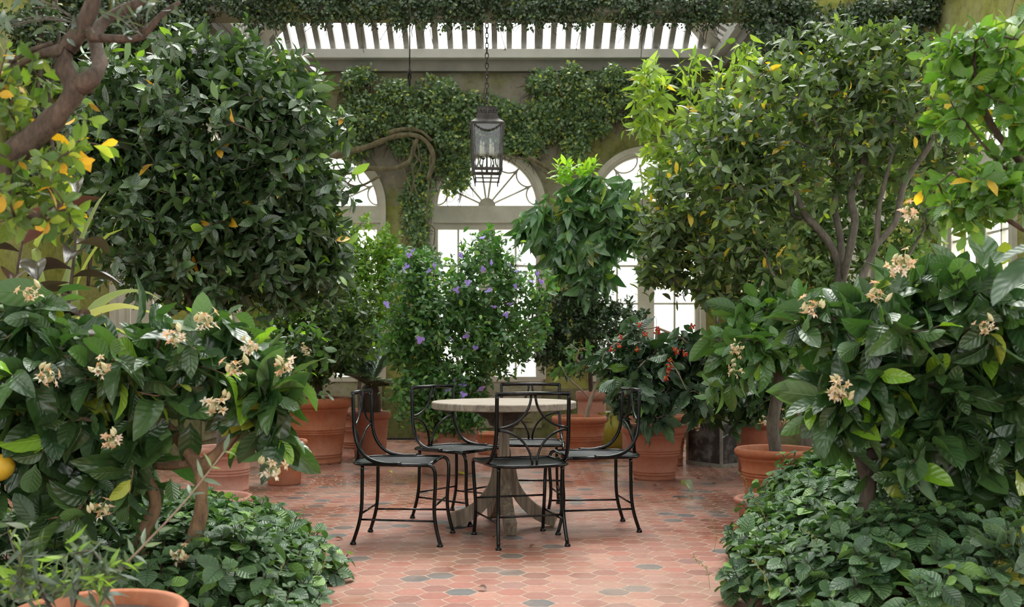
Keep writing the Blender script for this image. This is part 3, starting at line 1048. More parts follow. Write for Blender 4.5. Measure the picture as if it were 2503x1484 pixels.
# wall plate round the pavilion
g = Geo()
g.box((CXP, ZB - 0.06, ZT - 0.055), (XR - XL, 0.26, 0.11))
for x, s in ((XL, 1), (XR, -1)):
    g.box((x + 0.06 * s, (ZB + ZF) / 2, ZT - 0.055), (0.26, ZB - ZF, 0.11))
struct(bevel(g.build('trim_wall_plate', M['plate'], smooth=False), 0.006))

g = Geo()
g.box((CXP, ZB - 0.02, (ZP + ZT) / 2 - 0.04), (XR - XL, 0.16, 0.17))
for x, s in ((XL, 1), (XR, -1)):
    g.box((x + 0.02 * s, (ZB + ZF) / 2, (ZP + ZT) / 2 - 0.04), (0.16, ZB - ZF, 0.17))
struct(g.build('trim_lower_fascia', M['taupe'], smooth=False))

# hipped glass roof of the pavilion
SL = 0.67
g = Geo(); gb = Geo()
DEP = ZB - ZF
def roofpt(x, y):
    d = min(ZB - y, x - XL, XR - x)
    return V(x, y, ZT + SL * max(d, 0))
nr = int((XR - XL) / 0.1735)
for i in range(1, nr):
    x = XL + i * (XR - XL) / nr
    run = min(DEP, x - XL, XR - x)
    a, b = roofpt(x, ZB - 0.02), V(x, ZB - run, ZT + SL * run)
    wd = 0.10 if i % 4 == 0 else 0.068
    g.beam(a, b, wd, 0.10)
ny = int(DEP / 0.1735)
for i in range(1, ny):
    y = ZB - i * 0.1735
    run = min(ZB - y, 2.35)
    for s, x0 in ((1, XL), (-1, XR)):
        wd = 0.10 if i % 4 == 0 else 0.068
        g.beam(V(x0, y, ZT), V(x0 + s * run, y, ZT + SL * run), wd, 0.10)
struct(g.build('ceiling_rafters', M['taupe'], smooth=False))
for s, x0 in ((1, XL), (-1, XR)):
    gb.beam(V(x0, ZB, ZT), V(x0 + s * DEP, ZF, ZT + SL * DEP), 0.28, 0.16)
gb.beam(V(XL + 1.7, ZB - 1.85, ZT + SL * 1.85), V(XR - 1.7, ZB - 1.85, ZT + SL * 1.85), 0.08, 0.12)
struct(gb.build('ceiling_hip_beams', M['cream'], smooth=False))
gg = Geo()
o1 = 0.07
gg.add(np.array([V(XL, ZB, ZT + o1), V(XR, ZB, ZT + o1), V(XR - DEP, ZF, ZT + SL * DEP + o1), V(XL + DEP, ZF, ZT + SL * DEP + o1)]), [[0, 1, 2, 3]])
gg.add(np.array([V(XL, ZB, ZT + o1), V(XL, ZF, ZT + o1), V(XL + DEP, ZF, ZT + SL * DEP + o1)]), [[0, 1, 2]])
gg.add(np.array([V(XR, ZB, ZT + o1), V(XR, ZF, ZT + o1), V(XR - DEP, ZF, ZT + SL * DEP + o1)]), [[0, 1, 2]])
struct(gg.build('ceiling_glass', M['glass'], smooth=False))
# hall roof: out of view, plate with rafters and glass made dense to dim daylight
g = Geo()
for x in (HL, HR):
    g.box((x, 3.95, ZT - 0.1), (0.3, 11.9, 0.2))
xm = (HL + HR) / 2
for k in range(34):
    y = -2.4 + k * 0.36
    for x in (HL, HR):
        g.beam(V(x, y, ZT), V(xm, y, ZT + 2.2), 0.13 if k % 4 == 0 else 0.07, 0.14)
for q in (0.33, 0.66):
    for x in (HL, HR):
        g.beam(V(x + (xm - x) * q, -2.4, ZT + 2.2 * q), V(x + (xm - x) * q, ZF, ZT + 2.2 * q), 0.16, 0.2)
g.beam(V(xm, -2, ZT + 2.2), V(xm, ZF, ZT + 2.2), 0.1, 0.2)
struct(g.build('ceiling_hall_rafters', M['taupe'], smooth=False))
g = Geo()
for x in (HL, HR):
    g.add([V(x, -2.5, ZT + 0.08), V(x, ZF, ZT + 0.08), V(xm, ZF, ZT + 2.28), V(xm, -2.5, ZT + 2.28)], [[0, 1, 2, 3]])
struct(g.build('ceiling_hall_glass', M['roofglass'], smooth=False))
g = Geo()
for x in (HL, HR):
    g.add([V(x, -2.5, ZT + 0.12), V(x, 2.6, ZT + 0.12), V(xm, 2.6, ZT + 2.32), V(xm, -2.5, ZT + 2.32), V(x, -2.5, ZT + 0.18), V(x, 2.6, ZT + 0.18), V(xm, 2.6, ZT + 2.38), V(xm, -2.5, ZT + 2.38)], [[0, 1, 2, 3], [7, 6, 5, 4], [0, 4, 5, 1], [1, 5, 6, 2], [2, 6, 7, 3], [3, 7, 4, 0]])
struct(g.build('ceiling_light_block', M['taupe'], smooth=False))  # unseen solid roof added above the camera to cut frontal fill light
fb = [(1.45 + 2.9 * k, 0.9, ZS) for k in range(3)]
arch_wall('wall_front_light_block', (HR, -2.5, 0), (-1, 0, 0), (0, 1, 0), 0, HR - HL, ZT + 0.2, fb, M['wall_moss'])  # unseen wall behind the camera, added to cut light from behind

# distant balustrade seen through the roof glass
bal = empty('balustrade', (0, 15.5, 0), 'pale stone balustrade on the roof outside, faint beyond the rafters', 'balustrade')
g = Geo()
zb = CH + (YH - 128) * 15.5 / F
zt = CH + (YH - 66) * 15.5 / F
g.box((0, 0, zt), (12, 0.3, 0.07)); g.box((0, 0, zb - 0.02), (12, 0.3, 0.10))
g.box((0, 0, (zb) / 2 - 0.05), (12, 0.25, zb))
bevel(g.build('parapet', M['stone'], bal, smooth=False), 0.01)
bg = Geo()
hh = zt - zb
bg.lathe([(0.04, 0), (0.04, 0.05 * hh), (0.025, 0.1 * hh), (0.065, 0.3 * hh), (0.06, 0.4 * hh), (0.025, 0.7 * hh), (0.022, 0.82 * hh), (0.04, 0.9 * hh), (0.045, hh)], 14)
first = None
for k in range(34):
    x = -4.4 + k * 0.26
    if first is None:
        first = bg.build('baluster', M['stone'], bal, loc=(x, 0, zb))
    else:
        c = first.copy(); COL.objects.link(c); c.location = (x, 0, zb)

# drain grate at the foot of the back wall
g = Geo()
for k in range(60):
    g.box((-2.6 + k * 0.045, 12.02, 0.004), (0.012, 0.16, 0.012))
for d in (-0.08, 0, 0.08):
    g.box((-1.27, 12.02 + d, 0.003), (2.72, 0.012, 0.012))
tag(g.build('drain_grate', M['grate'], smooth=False), 'long dark iron drain grate in the floor along the foot of the back wall', 'grate')


# ------------------------------------------------------------------ table
def build_table():
    tx, ty = fl(1232, 5.97)[:2]
    t = empty('round_table', (tx, ty, 0), 'round weathered grey teak pedestal table with four curved feet amid the black chairs', 'table')
    g = Geo()
    R = 0.43
    g.lathe([(0.001, 0.708), (R - 0.008, 0.708), (R, 0.713), (R, 0.745), (R - 0.005, 0.750), (0.001, 0.750)], 72)
    top = g.build('tabletop', M['teak'], t, smooth=False)
    g = Geo()
    # scalloped iron bracket block under the top
    for a in (0.35, 0.35 + PI / 2):
        pr = [(-0.20, 0.708), (0.20, 0.708), (0.195, 0.69), (0.15, 0.675), (0.13, 0.655), (0.10, 0.645), (0.085, 0.61), (0.06, 0.60), (0.05, 0.57), (-0.05, 0.57), (-0.06, 0.60), (-0.085, 0.61), (-0.10, 0.645), (-0.13, 0.655), (-0.15, 0.675), (-0.195, 0.69)]
        n = len(pr)
        ca, sa = math.cos(a), math.sin(a)
        v = [[x * ca - d * sa, x * sa + d * ca, z] for d in (-0.02, 0.02) for x, z in pr]
        g.add(v, [[list(range(n))][0]] if False else [np.array([list(range(n))[::-1]])])
        g.add(v, [np.array([[n + i for i in range(n)]])])
        g.add(v, [np.array([[i, (i + 1) % n, n + (i + 1) % n, n + i] for i in range(n)])])
    g.build('bracket', M['bark_dark'], t, smooth=False)
    g = Geo()
    for i, (w, z) in enumerate([(0.036, 0.02), (0.036, 0.1)]): pass
    v = []
    for w_, z in ((0.034, 0.12), (0.034, 0.3), (0.029, 0.5), (0.034, 0.62), (0.045, 0.70)):
        v += [[-w_, -w_, z], [w_, -w_, z], [w_, w_, z], [-w_, w_, z]]
    f = [[4 * k + j, 4 * k + (j + 1) % 4, 4 * k + 4 + (j + 1) % 4, 4 * k + 4 + j] for k in range(4) for j in range(4)]
    f += [[3, 2, 1, 0], [16, 17, 18, 19]]
    v = np.array(v)
    a = 0.12
    v[:, :2] = v[:, :2] @ np.array([[math.cos(a), math.sin(a)], [-math.sin(a), math.cos(a)]])
    g.add(v, f)
    bevel(g.build('column', M['legwood'], t, smooth=False), 0.004)
    # four curved feet
    for a in (-PI / 2 + 0.14, 0.06, PI / 2 + 0.25, PI + 0.02):
        g = Geo()
        cen = catmull([V(0.035, 0, 0.37), V(0.055, 0, 0.26), V(0.11, 0, 0.165), V(0.20, 0, 0.085), V(0.31, 0, 0.042)], 0.03)
        th = np.linspace(0.032, 0.042, len(cen))
        tt = np.gradient(cen, axis=0); tt = nrm(tt)
        nn = np.stack([-tt[:, 2], np.zeros(len(tt)), tt[:, 0]], 1)
        v = []
        for c, n_, h_ in zip(cen, nn, th):
            for s, q in ((-1, -1), (1, -1), (1, 1), (-1, 1)):
                p = c + n_ * q * h_ + V(0, s * 0.033, 0)
                v.append(p)
        v = np.array(v); v[:, 2] = np.maximum(v[:, 2], 0.0)
        k = len(cen)
        f = [[4 * i + j, 4 * i + (j + 1) % 4, 4 * i + 4 + (j + 1) % 4, 4 * i + 4 + j] for i in range(k - 1) for j in range(4)]
        f += [[3, 2, 1, 0], [4 * k - 4, 4 * k - 3, 4 * k - 2, 4 * k - 1]]
        ca, sa = math.cos(a), math.sin(a)
        v = np.stack([v[:, 0] * ca - v[:, 1] * sa, v[:, 0] * sa + v[:, 1] * ca, v[:, 2]], 1)
        g.add(v, f)
        bevel(g.build('foot', M['legwood'], t, smooth=False), 0.004)
    return t


build_table()


# ------------------------------------------------------------------ chairs
def build_chair():
    t = empty('garden_chair', (0, 0, 0), 'x', 'chair')
    r = 0.0105
    zs = 0.437
    def mk(name, polys, rad=r, sides=10, parent=t, mat=None):
        g = Geo()
        for p in polys: g.tube(p, rad, sides)
        return g.build(name, mat or M['metal'], parent)
    # back frame: uprights sweeping forward into the side rails, straight top bar
    ups = []
    for s in (-1, 1):
        ups.append(catmull([V(s * 0.200, -0.212, 0.822), V(s * 0.200, -0.207, 0.70), V(s * 0.201, -0.200, 0.60), V(s * 0.205, -0.178, 0.53), V(s * 0.212, -0.125, 0.470), V(s * 0.220, -0.04, 0.444), V(s * 0.226, 0.06, 0.443)], 0.025))
    ups.append([V(-0.205, -0.212, 0.820), V(0, -0.216, 0.823), V(0.205, -0.212, 0.820)])
    mk('back_frame', ups, 0.0108)
    for s in (-1, 1):
        a = []
        for q in np.linspace(0, PI / 2, 12):
            a.append(V(s * (0.012 + 0.184 * (1 - math.cos(q))), -0.212, 0.815 - 0.175 * math.sin(q)))
        mk('scroll', [a], 0.0070, 8)
        a = []
        for q in np.linspace(0, PI / 2, 12):
            x = 0.194 - 0.182 * math.sin(q)
            z = 0.628 - 0.185 * (1 - math.cos(q))
            a.append(V(s * x, -0.205 - 0.03 * (q / (PI / 2)), z))
        mk('scroll', [a], 0.0070, 8)
    # seat outline
    th = np.linspace(0, PI, 15)
    rear = [V(0.208 * math.cos(q), -0.135 - 0.105 * math.sin(q) ** 0.8, zs) for q in th]
    side_r = [V(0.222, 0.20, zs)]
    out = [V(0.222, 0.205, zs), V(0.220, 0.03, zs), V(0.213, -0.08, zs)] + rear + [V(-0.213, -0.08, zs), V(-0.220, 0.03, zs), V(-0.222, 0.205, zs)]
    mk('seat_frame', [out, [V(-0.225, 0.207, zs), V(0.225, 0.207, zs)]], 0.0098)
    g = Geo()
    n = len(out)
    c = V(0, 0, zs - 0.006)
    o2 = [p * V(0.98, 0.98, 1) for p in out]
    vt = np.array([c] + o2 + [c - V(0, 0, 0.004)] + [p - V(0, 0, 0.004) for p in o2])
    g.add(vt, [np.array([[0, i + 2, i + 1] if i + 1 < n else [0, 1, n] for i in range(n)]), np.array([[n + 1, n + 2 + i, n + 3 + i] if i + 1 < n else [n + 1, 2 * n + 1, n + 2] for i in range(n)])])
    g.build('seat', M['seat'], t, smooth=False)
    # legs
    foot = Geo()
    foot.lathe([(0.001, 0.0), (0.0165, 0.0), (0.0175, 0.006), (0.014, 0.014), (0.010, 0.022)], 12)
    for s in (-1, 1):
        front = catmull([V(s * 0.222, 0.19, zs), V(s * 0.221, 0.222, zs - 0.004), V(s * 0.218, 0.240, zs - 0.03), V(s * 0.213, 0.243, 0.33), V(s * 0.206, 0.236, 0.20), V(s * 0.204, 0.244, 0.11), V(s * 0.207, 0.268, 0.012)], 0.02)
        rearl = catmull([V(s * 0.178, -0.165, zs - 0.004), V(s * 0.180, -0.165, 0.33), V(s * 0.182, -0.168, 0.20), V(s * 0.186, -0.182, 0.11), V(s * 0.192, -0.212, 0.012)], 0.03)
        for pl in (front, rearl):
            lg = mk('leg', [pl], 0.0102)
            fo = foot.build('foot_cap', M['metal'], lg, loc=(pl[-1][0], pl[-1][1], 0))
    mk('stretcher', [[V(-0.186, -0.172, 0.165), V(0.186, -0.172, 0.165)]], 0.0056, 8)
    mk('stretcher', [[V(-0.206, 0.237, 0.215), V(0.206, 0.237, 0.215)]], 0.0056, 8)
    for s in (-1, 1):
        mk('stretcher', [[V(s * 0.184, -0.176, 0.135), V(s * 0.205, 0.238, 0.135)]], 0.0056, 8)
    return t


chair = build_chair()
chairs = [
    # X, Y, heading of the front (degrees, 90 = away from the camera), label
    (0.055, 5.53, 106, 'black wrought metal chair nearest the camera, its back turned to it'),
    (-0.63, 5.60, -6, 'black metal chair on the left of the table, leftmost, seen from its side'),
    (-0.34, 6.32, -37, 'black metal chair behind the table on the left, in front of the wide weathered pot'),
    (0.12, 6.70, 268, 'black metal chair directly behind the table, facing the camera'),
    (0.50, 5.96, 188, 'black metal chair on the right of the table, beside the coffee plant pot'),
]
for i, (x, y, hd, lab) in enumerate(chairs):
    c = chair if i == 0 else copy_tree(chair)
    c.location = (x, y, 0)
    c.rotation_euler = (0, 0, math.radians(hd - 90))
    c['label'] = lab
    c['group'] = 'black metal chairs round the table'


# ------------------------------------------------------------------ lantern
def build_lantern():
    Z = 10.4
    s = Z / F
    x0 = (1190 - W / 2) * s
    zt = CH + (YH - 265) * s       # top of cap
    zb = CH + (YH - 447) * s       # bottom
    t = empty('hanging_lantern', (x0, Z, zb), 'square aged bronze lantern with four candle lamps hanging on a chain', 'lantern')
    h = zt - zb
    rz = 0.10
    def fr(px): return (447 - px) * s          # height above bottom for a picture row
    def sq(w, z):
        return np.array([[-w, -w, z], [w, -w, z], [w, w, z], [-w, w, z]])
    def frust(g, lv):
        v = np.vstack([sq(w, z) for w, z in lv])
        k = len(lv)
        f = [[4 * i + j, 4 * i + (j + 1) % 4, 4 * i + 4 + (j + 1) % 4, 4 * i + 4 + j] for i in range(k - 1) for j in range(4)]
        f += [[3, 2, 1, 0], [4 * k - 4, 4 * k - 3, 4 * k - 2, 4 * k - 1]]
        g.add(v, f)
    wt, wb_, wbb = 0.158, 0.143, 0.118
    ztop, zmid = fr(306), fr(418)
    g = Geo()
    frust(g, [(wt + 0.012, ztop - 0.012), (wt + 0.012, ztop + 0.004), (wt - 0.01, ztop + 0.02), (0.125, fr(296)), (0.105, fr(285)), (0.094, fr(276)), (0.094, fr(274))])
    frust(g, [(0.085, fr(276)), (0.104, fr(274)), (0.104, fr(271)), (0.096, fr(269)), (0.096, fr(266)), (0.10, fr(265)), (0.01, fr(262))])
    for k in range(6):
        for sg in (-1, 1):
            g.box((-0.08 + k * 0.032, sg * 0.1, fr(277)), (0.014, 0.02, 0.022))
            g.box((sg * 0.1, -0.08 + k * 0.032, fr(277)), (0.02, 0.014, 0.022))
    g.build('cap', M['bronze'], t, smooth=False)
    g = Geo()
    for a, b in ((-1, -1), (1, -1), (1, 1), (-1, 1)):
        g.beam(V(a * wt, b * wt, ztop), V(a * wb_, b * wb_, zmid), 0.022, 0.022, up=(0, 1, 0))
        g.beam(V(a * (wt - 0.022), b * wt, ztop), V(a * (wb_ - 0.022), b * wb_, zmid), 0.008, 0.008, up=(0, 1, 0))
        g.beam(V(a * wb_, b * wb_, zmid), V(a * wbb, b * wbb, 0.01), 0.014, 0.014, up=(0, 1, 0))
        g.beam(V(a * wbb, b * wbb, 0.015), V(a * wbb, b * wbb, -0.02), 0.012, 0.012, up=(0, 1, 0))
    for w_, z, q in ((wb_, zmid, 0.028), (wbb + 0.004, fr(440), 0.012), (wb_ + 0.008, zmid - 0.01, 0.012), (wt, ztop - 0.004, 0.02)):
        for a, b in (((-1, -1), (1, -1)), ((1, -1), (1, 1)), ((1, 1), (-1, 1)), ((-1, 1), (-1, -1))):
            g.beam(V(a[0] * w_, a[1] * w_, z), V(b[0] * w_, b[1] * w_, z), q, q)
    g.build('frame', M['bronze'], t, smooth=False)
    g = Geo()
    lv = [(wt - 0.008, ztop), (wb_ - 0.006, zmid), (wbb - 0.004, 0.02)]
    v = np.vstack([sq(w, z) for w, z in lv])
    g.add(v, [[4 * i + j, 4 * i + (j + 1) % 4, 4 * i + 4 + (j + 1) % 4, 4 * i + 4 + j] for i in range(2) for j in range(4)])
    g.build('glass_panel', M['lglass'], t, smooth=False)
    # candles with bulbs, scroll arms
    g = Geo()
    g.tube([V(0, 0, zmid + 0.03), V(0, 0, zmid + 0.22)], 0.009, 8)
    for k in range(4):
        a = k * PI / 2 + 0.5
        d = V(math.cos(a), math.sin(a), 0)
        g.tube(catmull([V(0, 0, zmid + 0.05), d * 0.05 + V(0, 0, zmid + 0.02), d * 0.085 + V(0, 0, zmid + 0.06), d * 0.072 + V(0, 0, zmid + 0.13)], 0.015), 0.006, 6)
        g.lathe([(0.004, 0), (0.02, 0.012), (0.022, 0.018)], 10, c=d * 0.072 + V(0, 0, zmid + 0.125))
    g.tube([V(0, 0, zmid - 0.01), V(0, 0, zmid + 0.04)], 0.012, 8)
    g.build('candle_arms', M['bronze'], t)
    cg, bgz = Geo(), Geo()
    cg.tube([V(0, 0, 0), V(0, 0, 0.12)], 0.0125, 10)
    bgz.lathe([(0.006, 0), (0.011, 0.01), (0.014, 0.025), (0.010, 0.045), (0.003, 0.06), (0.001, 0.066)], 10)
    for k in range(4):
        a = k * PI / 2 + 0.5
        c_ = cg.build('candle', M['candle'], t, loc=(0.072 * math.cos(a), 0.072 * math.sin(a), zmid + 0.14 + 0.008 * (k % 2)))
        bgz.build('bulb', M['bulb'], c_, loc=(0, 0, 0.12))
    # garland swags on each face
    g = Geo()
    for k in range(4):
        ca, sa = math.cos(k * PI / 2), math.sin(k * PI / 2)
        pts = []
        for q in np.linspace(-1, 1, 17):
            x, y, z = q * (wt - 0.01), -(wt + 0.014), ztop - 0.012 - 0.075 * (1 - q * q)
            pts.append(V(x * ca - y * sa, x * sa + y * ca, z))
        for i, p in enumerate(pts):
            r = 0.009 + 0.003 * (i % 2)
            g.lathe([(0.001, -r), (r * 0.8, -r * 0.5), (r, 0), (r * 0.8, r * 0.5), (0.001, r)], 6, c=p)
    g.build('garland', M['bronze'], t)
    # chain to the roof purlin
    g = Geo()
    ztp = ZT + SL * 1.85 - zb
    z = h + 0.0
    k = 0
    g.tube([V(0, -wt - 0.02, ztop + 0.03), V(0, -0.10, h - 0.02), V(0, 0, h + 0.02)], 0.006, 6)
    while z < ztp + 0.02:
        a = np.linspace(0, 2 * PI, 13)
        lx, lz = 0.017 * np.cos(a), 0.034 * np.sin(a)
        pts = np.stack([lx if k % 2 == 0 else lx * 0.25, np.zeros(13) if k % 2 == 0 else lx, lz + z + 0.028], 1)
        g.tube(pts, 0.0058, 5, cap=False)
        z += 0.052; k += 1
    g.build('chain', M['bronze'], t)
    t.rotation_euler = (0, 0, 0.07)
    return t


build_lantern()
# thin black hanging cable with a fitting
Zc = 11.2
tp = P(1001, 205, Zc)
rod = empty('hanging_cable', tp, 'thin black cable with a small weighted fitting hanging in front of the back roof', 'cable')
g = Geo(); g.tube([V(0, 0, 0.1), V(0.003, 0, 0.45), V(0, 0, ZT + SL * (ZB - Zc) - tp[2])], 0.007, 6)
g.build('cable', M['metal'], rod)
g = Geo(); g.lathe([(0.001, -0.03), (0.012, -0.02), (0.014, 0.05), (0.022, 0.07), (0.022, 0.14), (0.010, 0.17), (0.006, 0.2)], 12)
g.build('fitting', M['metal'], rod)


# ------------------------------------------------------------------ flowers and fruit (shared meshes)
def petal_flower(npet, L, tpl, col, ang=70, col_c=(0.8, 0.45, 0.05), stam=6, seed=0, curl=0.0):
    rng = np.random.default_rng(seed)
    g = Geo()
    a = np.arange(npet) * 2 * PI / npet + rng.normal(0, 0.08, npet)
    an = math.radians(ang)
    ax = np.stack([np.cos(a) * math.sin(an), np.sin(a) * math.sin(an), np.full(npet, math.cos(an))], 1)
    place_leaves(g, tpl, np.zeros((npet, 3)) + ax * L * 0.08, ax, np.tile([0, 0, 1.0], (npet, 1)), L * rng.uniform(0.9, 1.1, npet), np.array(col) * rng.uniform(0.9, 1.1, (npet, 1)), rng)
    for k in range(stam):
        b = k * 2 * PI / max(1, stam)
        d = nrm(V(math.cos(b) * 0.35, math.sin(b) * 0.35, 1))
        g.tube([V(0, 0, 0), d * L * 0.5], L * 0.03, 4)
        g.col[-1][:, :3] = col_c
    return g


T_PET = tpl_set(3, nl=3, nw=2, hw=0.26, prof='ell', droop=0.35, fold=0.2)
T_PETR = tpl_set(3, nl=3, nw=2, hw=0.48, prof='obo', droop=0.15, fold=0.0)


def place_copies(mesh_geo, name, mats, parent, spots, rng, scale=(0.8, 1.2), tiltdir=None):
    """children of the plant that share one mesh, at spots given in world space"""
    first = None
    b = np.array(parent.location)
    for p in spots:
        if first is None:
            o = first = mesh_geo.build(name, mats, parent)
        else:
            o = first.copy(); COL.objects.link(o)
        o.location = tuple(np.array(p) - b)
        o.rotation_euler = (rng.uniform(-0.9, 0.9) + (1.1 if tiltdir else 0), rng.uniform(-0.7, 0.7), rng.uniform(0, 6.28))
        s = rng.uniform(*scale)
        o.scale = (s, s, s)


def citrus_cluster(seed):
    rng = np.random.default_rng(seed)
    g = Geo()
    for k in range(9):
        f = petal_flower(5, 0.017, T_PET, (0.72, 0.56, 0.36) if k % 3 else (0.80, 0.73, 0.58), rng.uniform(45, 95), (0.75, 0.38, 0.05), 4, seed + k)
        o = rng.normal(0, 0.018, 3)
        r = rng.uniform(-0.9, 0.9, 2)
        cx, sx, cz, sz = math.cos(r[0]), math.sin(r[0]), math.cos(r[1]), math.sin(r[1])
        Rm = np.array([[1, 0, 0], [0, cx, -sx], [0, sx, cx]]) @ np.array([[cz, -sz, 0], [sz, cz, 0], [0, 0, 1]])
        for v, fa, uv, c in zip(f.v, [None] * 99, f.uv, f.col): pass
        g.tube([V(0, 0, 0), o], 0.0015, 4); g.col[-1][:, :3] = (0.35, 0.40, 0.15)
        off = g.n
        g.v += [v @ Rm.T + o for v in f.v]
        g.f += [q + off for q in f.f]; g.mi += f.mi; g.uv += f.uv; g.col += f.col; g.n += f.n
    for k in range(4):
        o = rng.normal(0, 0.022, 3)
        g.tube([V(0, 0, 0), o], 0.0015, 4); g.col[-1][:, :3] = (0.35, 0.40, 0.15)
        n0 = g.n
        g.lathe([(0.001, -0.012), (0.006, -0.006), (0.007, 0.004), (0.001, 0.016)], 7, c=o)
        g.col[-1][:, :3] = (0.75, 0.70, 0.42)
    return g


def lemon_geo(r=0.035):
    g = Geo()
    g.lathe([(0.001, -1.32 * r), (0.18 * r, -1.25 * r), (0.4 * r, -1.05 * r), (0.8 * r, -0.7 * r), (r, -0.1 * r), (0.93 * r, 0.45 * r), (0.6 * r, 0.9 * r), (0.25 * r, 1.1 * r), (0.05 * r, 1.12 * r)], 20)
    return g


# ------------------------------------------------------------------ colours of the foliages
T_MINT[:] = tpl_set(4, nl=8, nw=4, hw=0.40, prof='ell', stalk=0.08, fold=0.08, droop=0.25, wave=0.016)
c_mag = colf((0.022, 0.052, 0.018), (0.068, 0.128, 0.038), (0.20, 0.36, 0.035), 0.05, (0.60, 0.33, 0.02), 0.006)
c_olv = colf((0.036, 0.076, 0.022), (0.115, 0.175, 0.050), (0.28, 0.37, 0.05), 0.06, (0.50, 0.36, 0.03), 0.02)
c_lime = colf((0.12, 0.21, 0.030), (0.24, 0.35, 0.045), (0.36, 0.46, 0.07), 0.12, (0.6, 0.42, 0.04), 0.02)
c_bri = colf((0.060, 0.155, 0.020), (0.125, 0.255, 0.032), (0.26, 0.38, 0.05), 0.10, (0.6, 0.40, 0.03), 0.012)
c_brn = colf((0.035, 0.110, 0.028), (0.085, 0.200, 0.045), (0.2, 0.34, 0.05), 0.08)
c_drk = colf((0.018, 0.052, 0.016), (0.050, 0.105, 0.028), (0.12, 0.2, 0.03), 0.05)
c_cit = colf((0.020, 0.058, 0.018), (0.070, 0.145, 0.040), (0.19, 0.38, 0.025), 0.06, (0.24, 0.30, 0.03), 0.015)
c_cof = colf((0.016, 0.052, 0.020), (0.045, 0.110, 0.032), (0.12, 0.26, 0.03), 0.05)
c_man = colf((0.045, 0.130, 0.042), (0.110, 0.235, 0.070), (0.20, 0.33, 0.04), 0.05, (0.35, 0.33, 0.05), 0.02)
c_ivy_lit = colf((0.065, 0.135, 0.055), (0.21, 0.31, 0.135), (0.38, 0.44, 0.08), 0.12)  # wall fig, leaf colour raised to carry daylight from the roof glass
c_ivd = colf((0.022, 0.048, 0.018), (0.065, 0.11, 0.04), (0.16, 0.22, 0.04), 0.05)  # darker fig; on the beam its backlit shade is put into the colour
c_yel = colf((0.050, 0.11, 0.018), (0.13, 0.21, 0.028), (0.30, 0.38, 0.05), 0.1, (0.60, 0.34, 0.02), 0.06)
c_oli = colf((0.07, 0.11, 0.08), (0.13, 0.17, 0.12), (0.20, 0.34, 0.05), 0.3)

LG, LM, LB, LC = M['leaf_gloss'], M['leaf_mid'], M['leaf_big'], M['leaf_coffee']


def R_(s): return np.random.default_rng(s)


# ================================================================== left side
# big glossy evergreen in the lime-washed pot
pl = Plant('potted_evergreen_tree', 'large dense glossy-leaved evergreen tree filling the left of the room, in a pale pink pot', 'tree', fl(548, 7.2))
pl.pot(0.20, 0.165, 0.37, M['terra_p'])
b = pl.b
pl.grow([[b + V(0, 0, 0.30), P(545, 1050, 7.2), P(528, 960, 7.15), P(490, 840, 7.1), P(472, 740, 7.05), P(468, 640, 7.0), P(480, 520, 6.95), P(520, 400, 6.9)],
         [P(475, 700, 7.05), P(420, 600, 6.9), P(330, 480, 6.8), P(300, 330, 6.8)],
         [P(470, 660, 7.0), P(560, 560, 6.8), P(650, 430, 6.7), P(690, 300, 6.7)],
         [P(480, 740, 7.05), P(580, 690, 7.1), P(690, 640, 7.2)]],
        [E(520, 340, 6.9, 300, 255, 0.75, 1.3), E(440, 560, 6.8, 240, 180, 0.65), E(665, 560, 7.0, 185, 190, 0.6), E(320, 300, 6.8, 120, 180, 0.5), E(700, 350, 6.8, 135, 175, 0.5), E(620, 680, 7.1, 220, 85, 0.45, 0.9), E(800, 600, 7.2, 60, 130, 0.4, 0.9), E(250, 420, 6.8, 80, 130, 0.4, 0.8), E(500, 160, 6.9, 120, 70, 0.4, 0.6), E(650, 170, 6.9, 45, 70, 0.2, 0.3), E(400, 660, 6.9, 110, 60, 0.4, 0.7)],
        2500, 0.0025, 0.050, M['bark_grey'], R_(1),
        dict(t=T_ELL, n=9, L=0.122, c=c_mag, m=LG, span=0.17, up=0.45, droop=0.18), inner=0.3, start=0.45, prad=[(0.05, 0.02), (0.022, 0.01), (0.022, 0.01), (0.02, 0.008)])

# shallow saucer bowl beside it
pl = Plant('shallow_planter_bowl', 'wide shallow pale pink terracotta bowl of bare soil by the left ground cover', 'planter bowl', fl(515, 5.95))
pl.pot(0.24, 0.17, 0.19, M['terra_p'], 'bowl', 0.62)

# small terracotta pot with little lemon
pl = Plant('potted_lemon_shrub', 'small lemon shrub with white blossom in a small plain terracotta pot', 'shrub', fl(695, 7.94))
pl.pot(0.18, 0.125, 0.35, M['terra'], 'plain')
b = pl.b
pl.grow([[b + V(0, 0, 0.3), b + V(0.01, 0, 0.5), b + V(-0.03, 0, 0.7), P(680, 900, 7.94)]],
        [E(700, 905, 7.94, 85, 75, 0.25), E(640, 900, 7.9, 60, 60, 0.25), E(660, 970, 7.8, 80, 60, 0.2), E(620, 800, 8.0, 60, 60, 0.25), E(735, 830, 8.0, 60, 50, 0.2)], 110, 0.0025, 0.016, M['bark_grey'], R_(2),
        dict(t=T_ELLW, n=7, L=0.10, c=c_cit, m=LM, span=0.14, up=0.5, droop=0.1), start=0.3)
CIT = [citrus_cluster(11), citrus_cluster(29)]
place_copies(CIT[0], 'flower', M['petal'], pl.o, [P(x, y, 7.7) for x, y in ((745, 848), (702, 888), (640, 905), (750, 860), (664, 872), (721, 952), (655, 832))], R_(3), (0.6, 0.9))
place_copies(lemon_geo(0.036), 'lemon', M['lemon'], pl.o, [P(712, 995, 7.75)], R_(4), (1, 1.05))

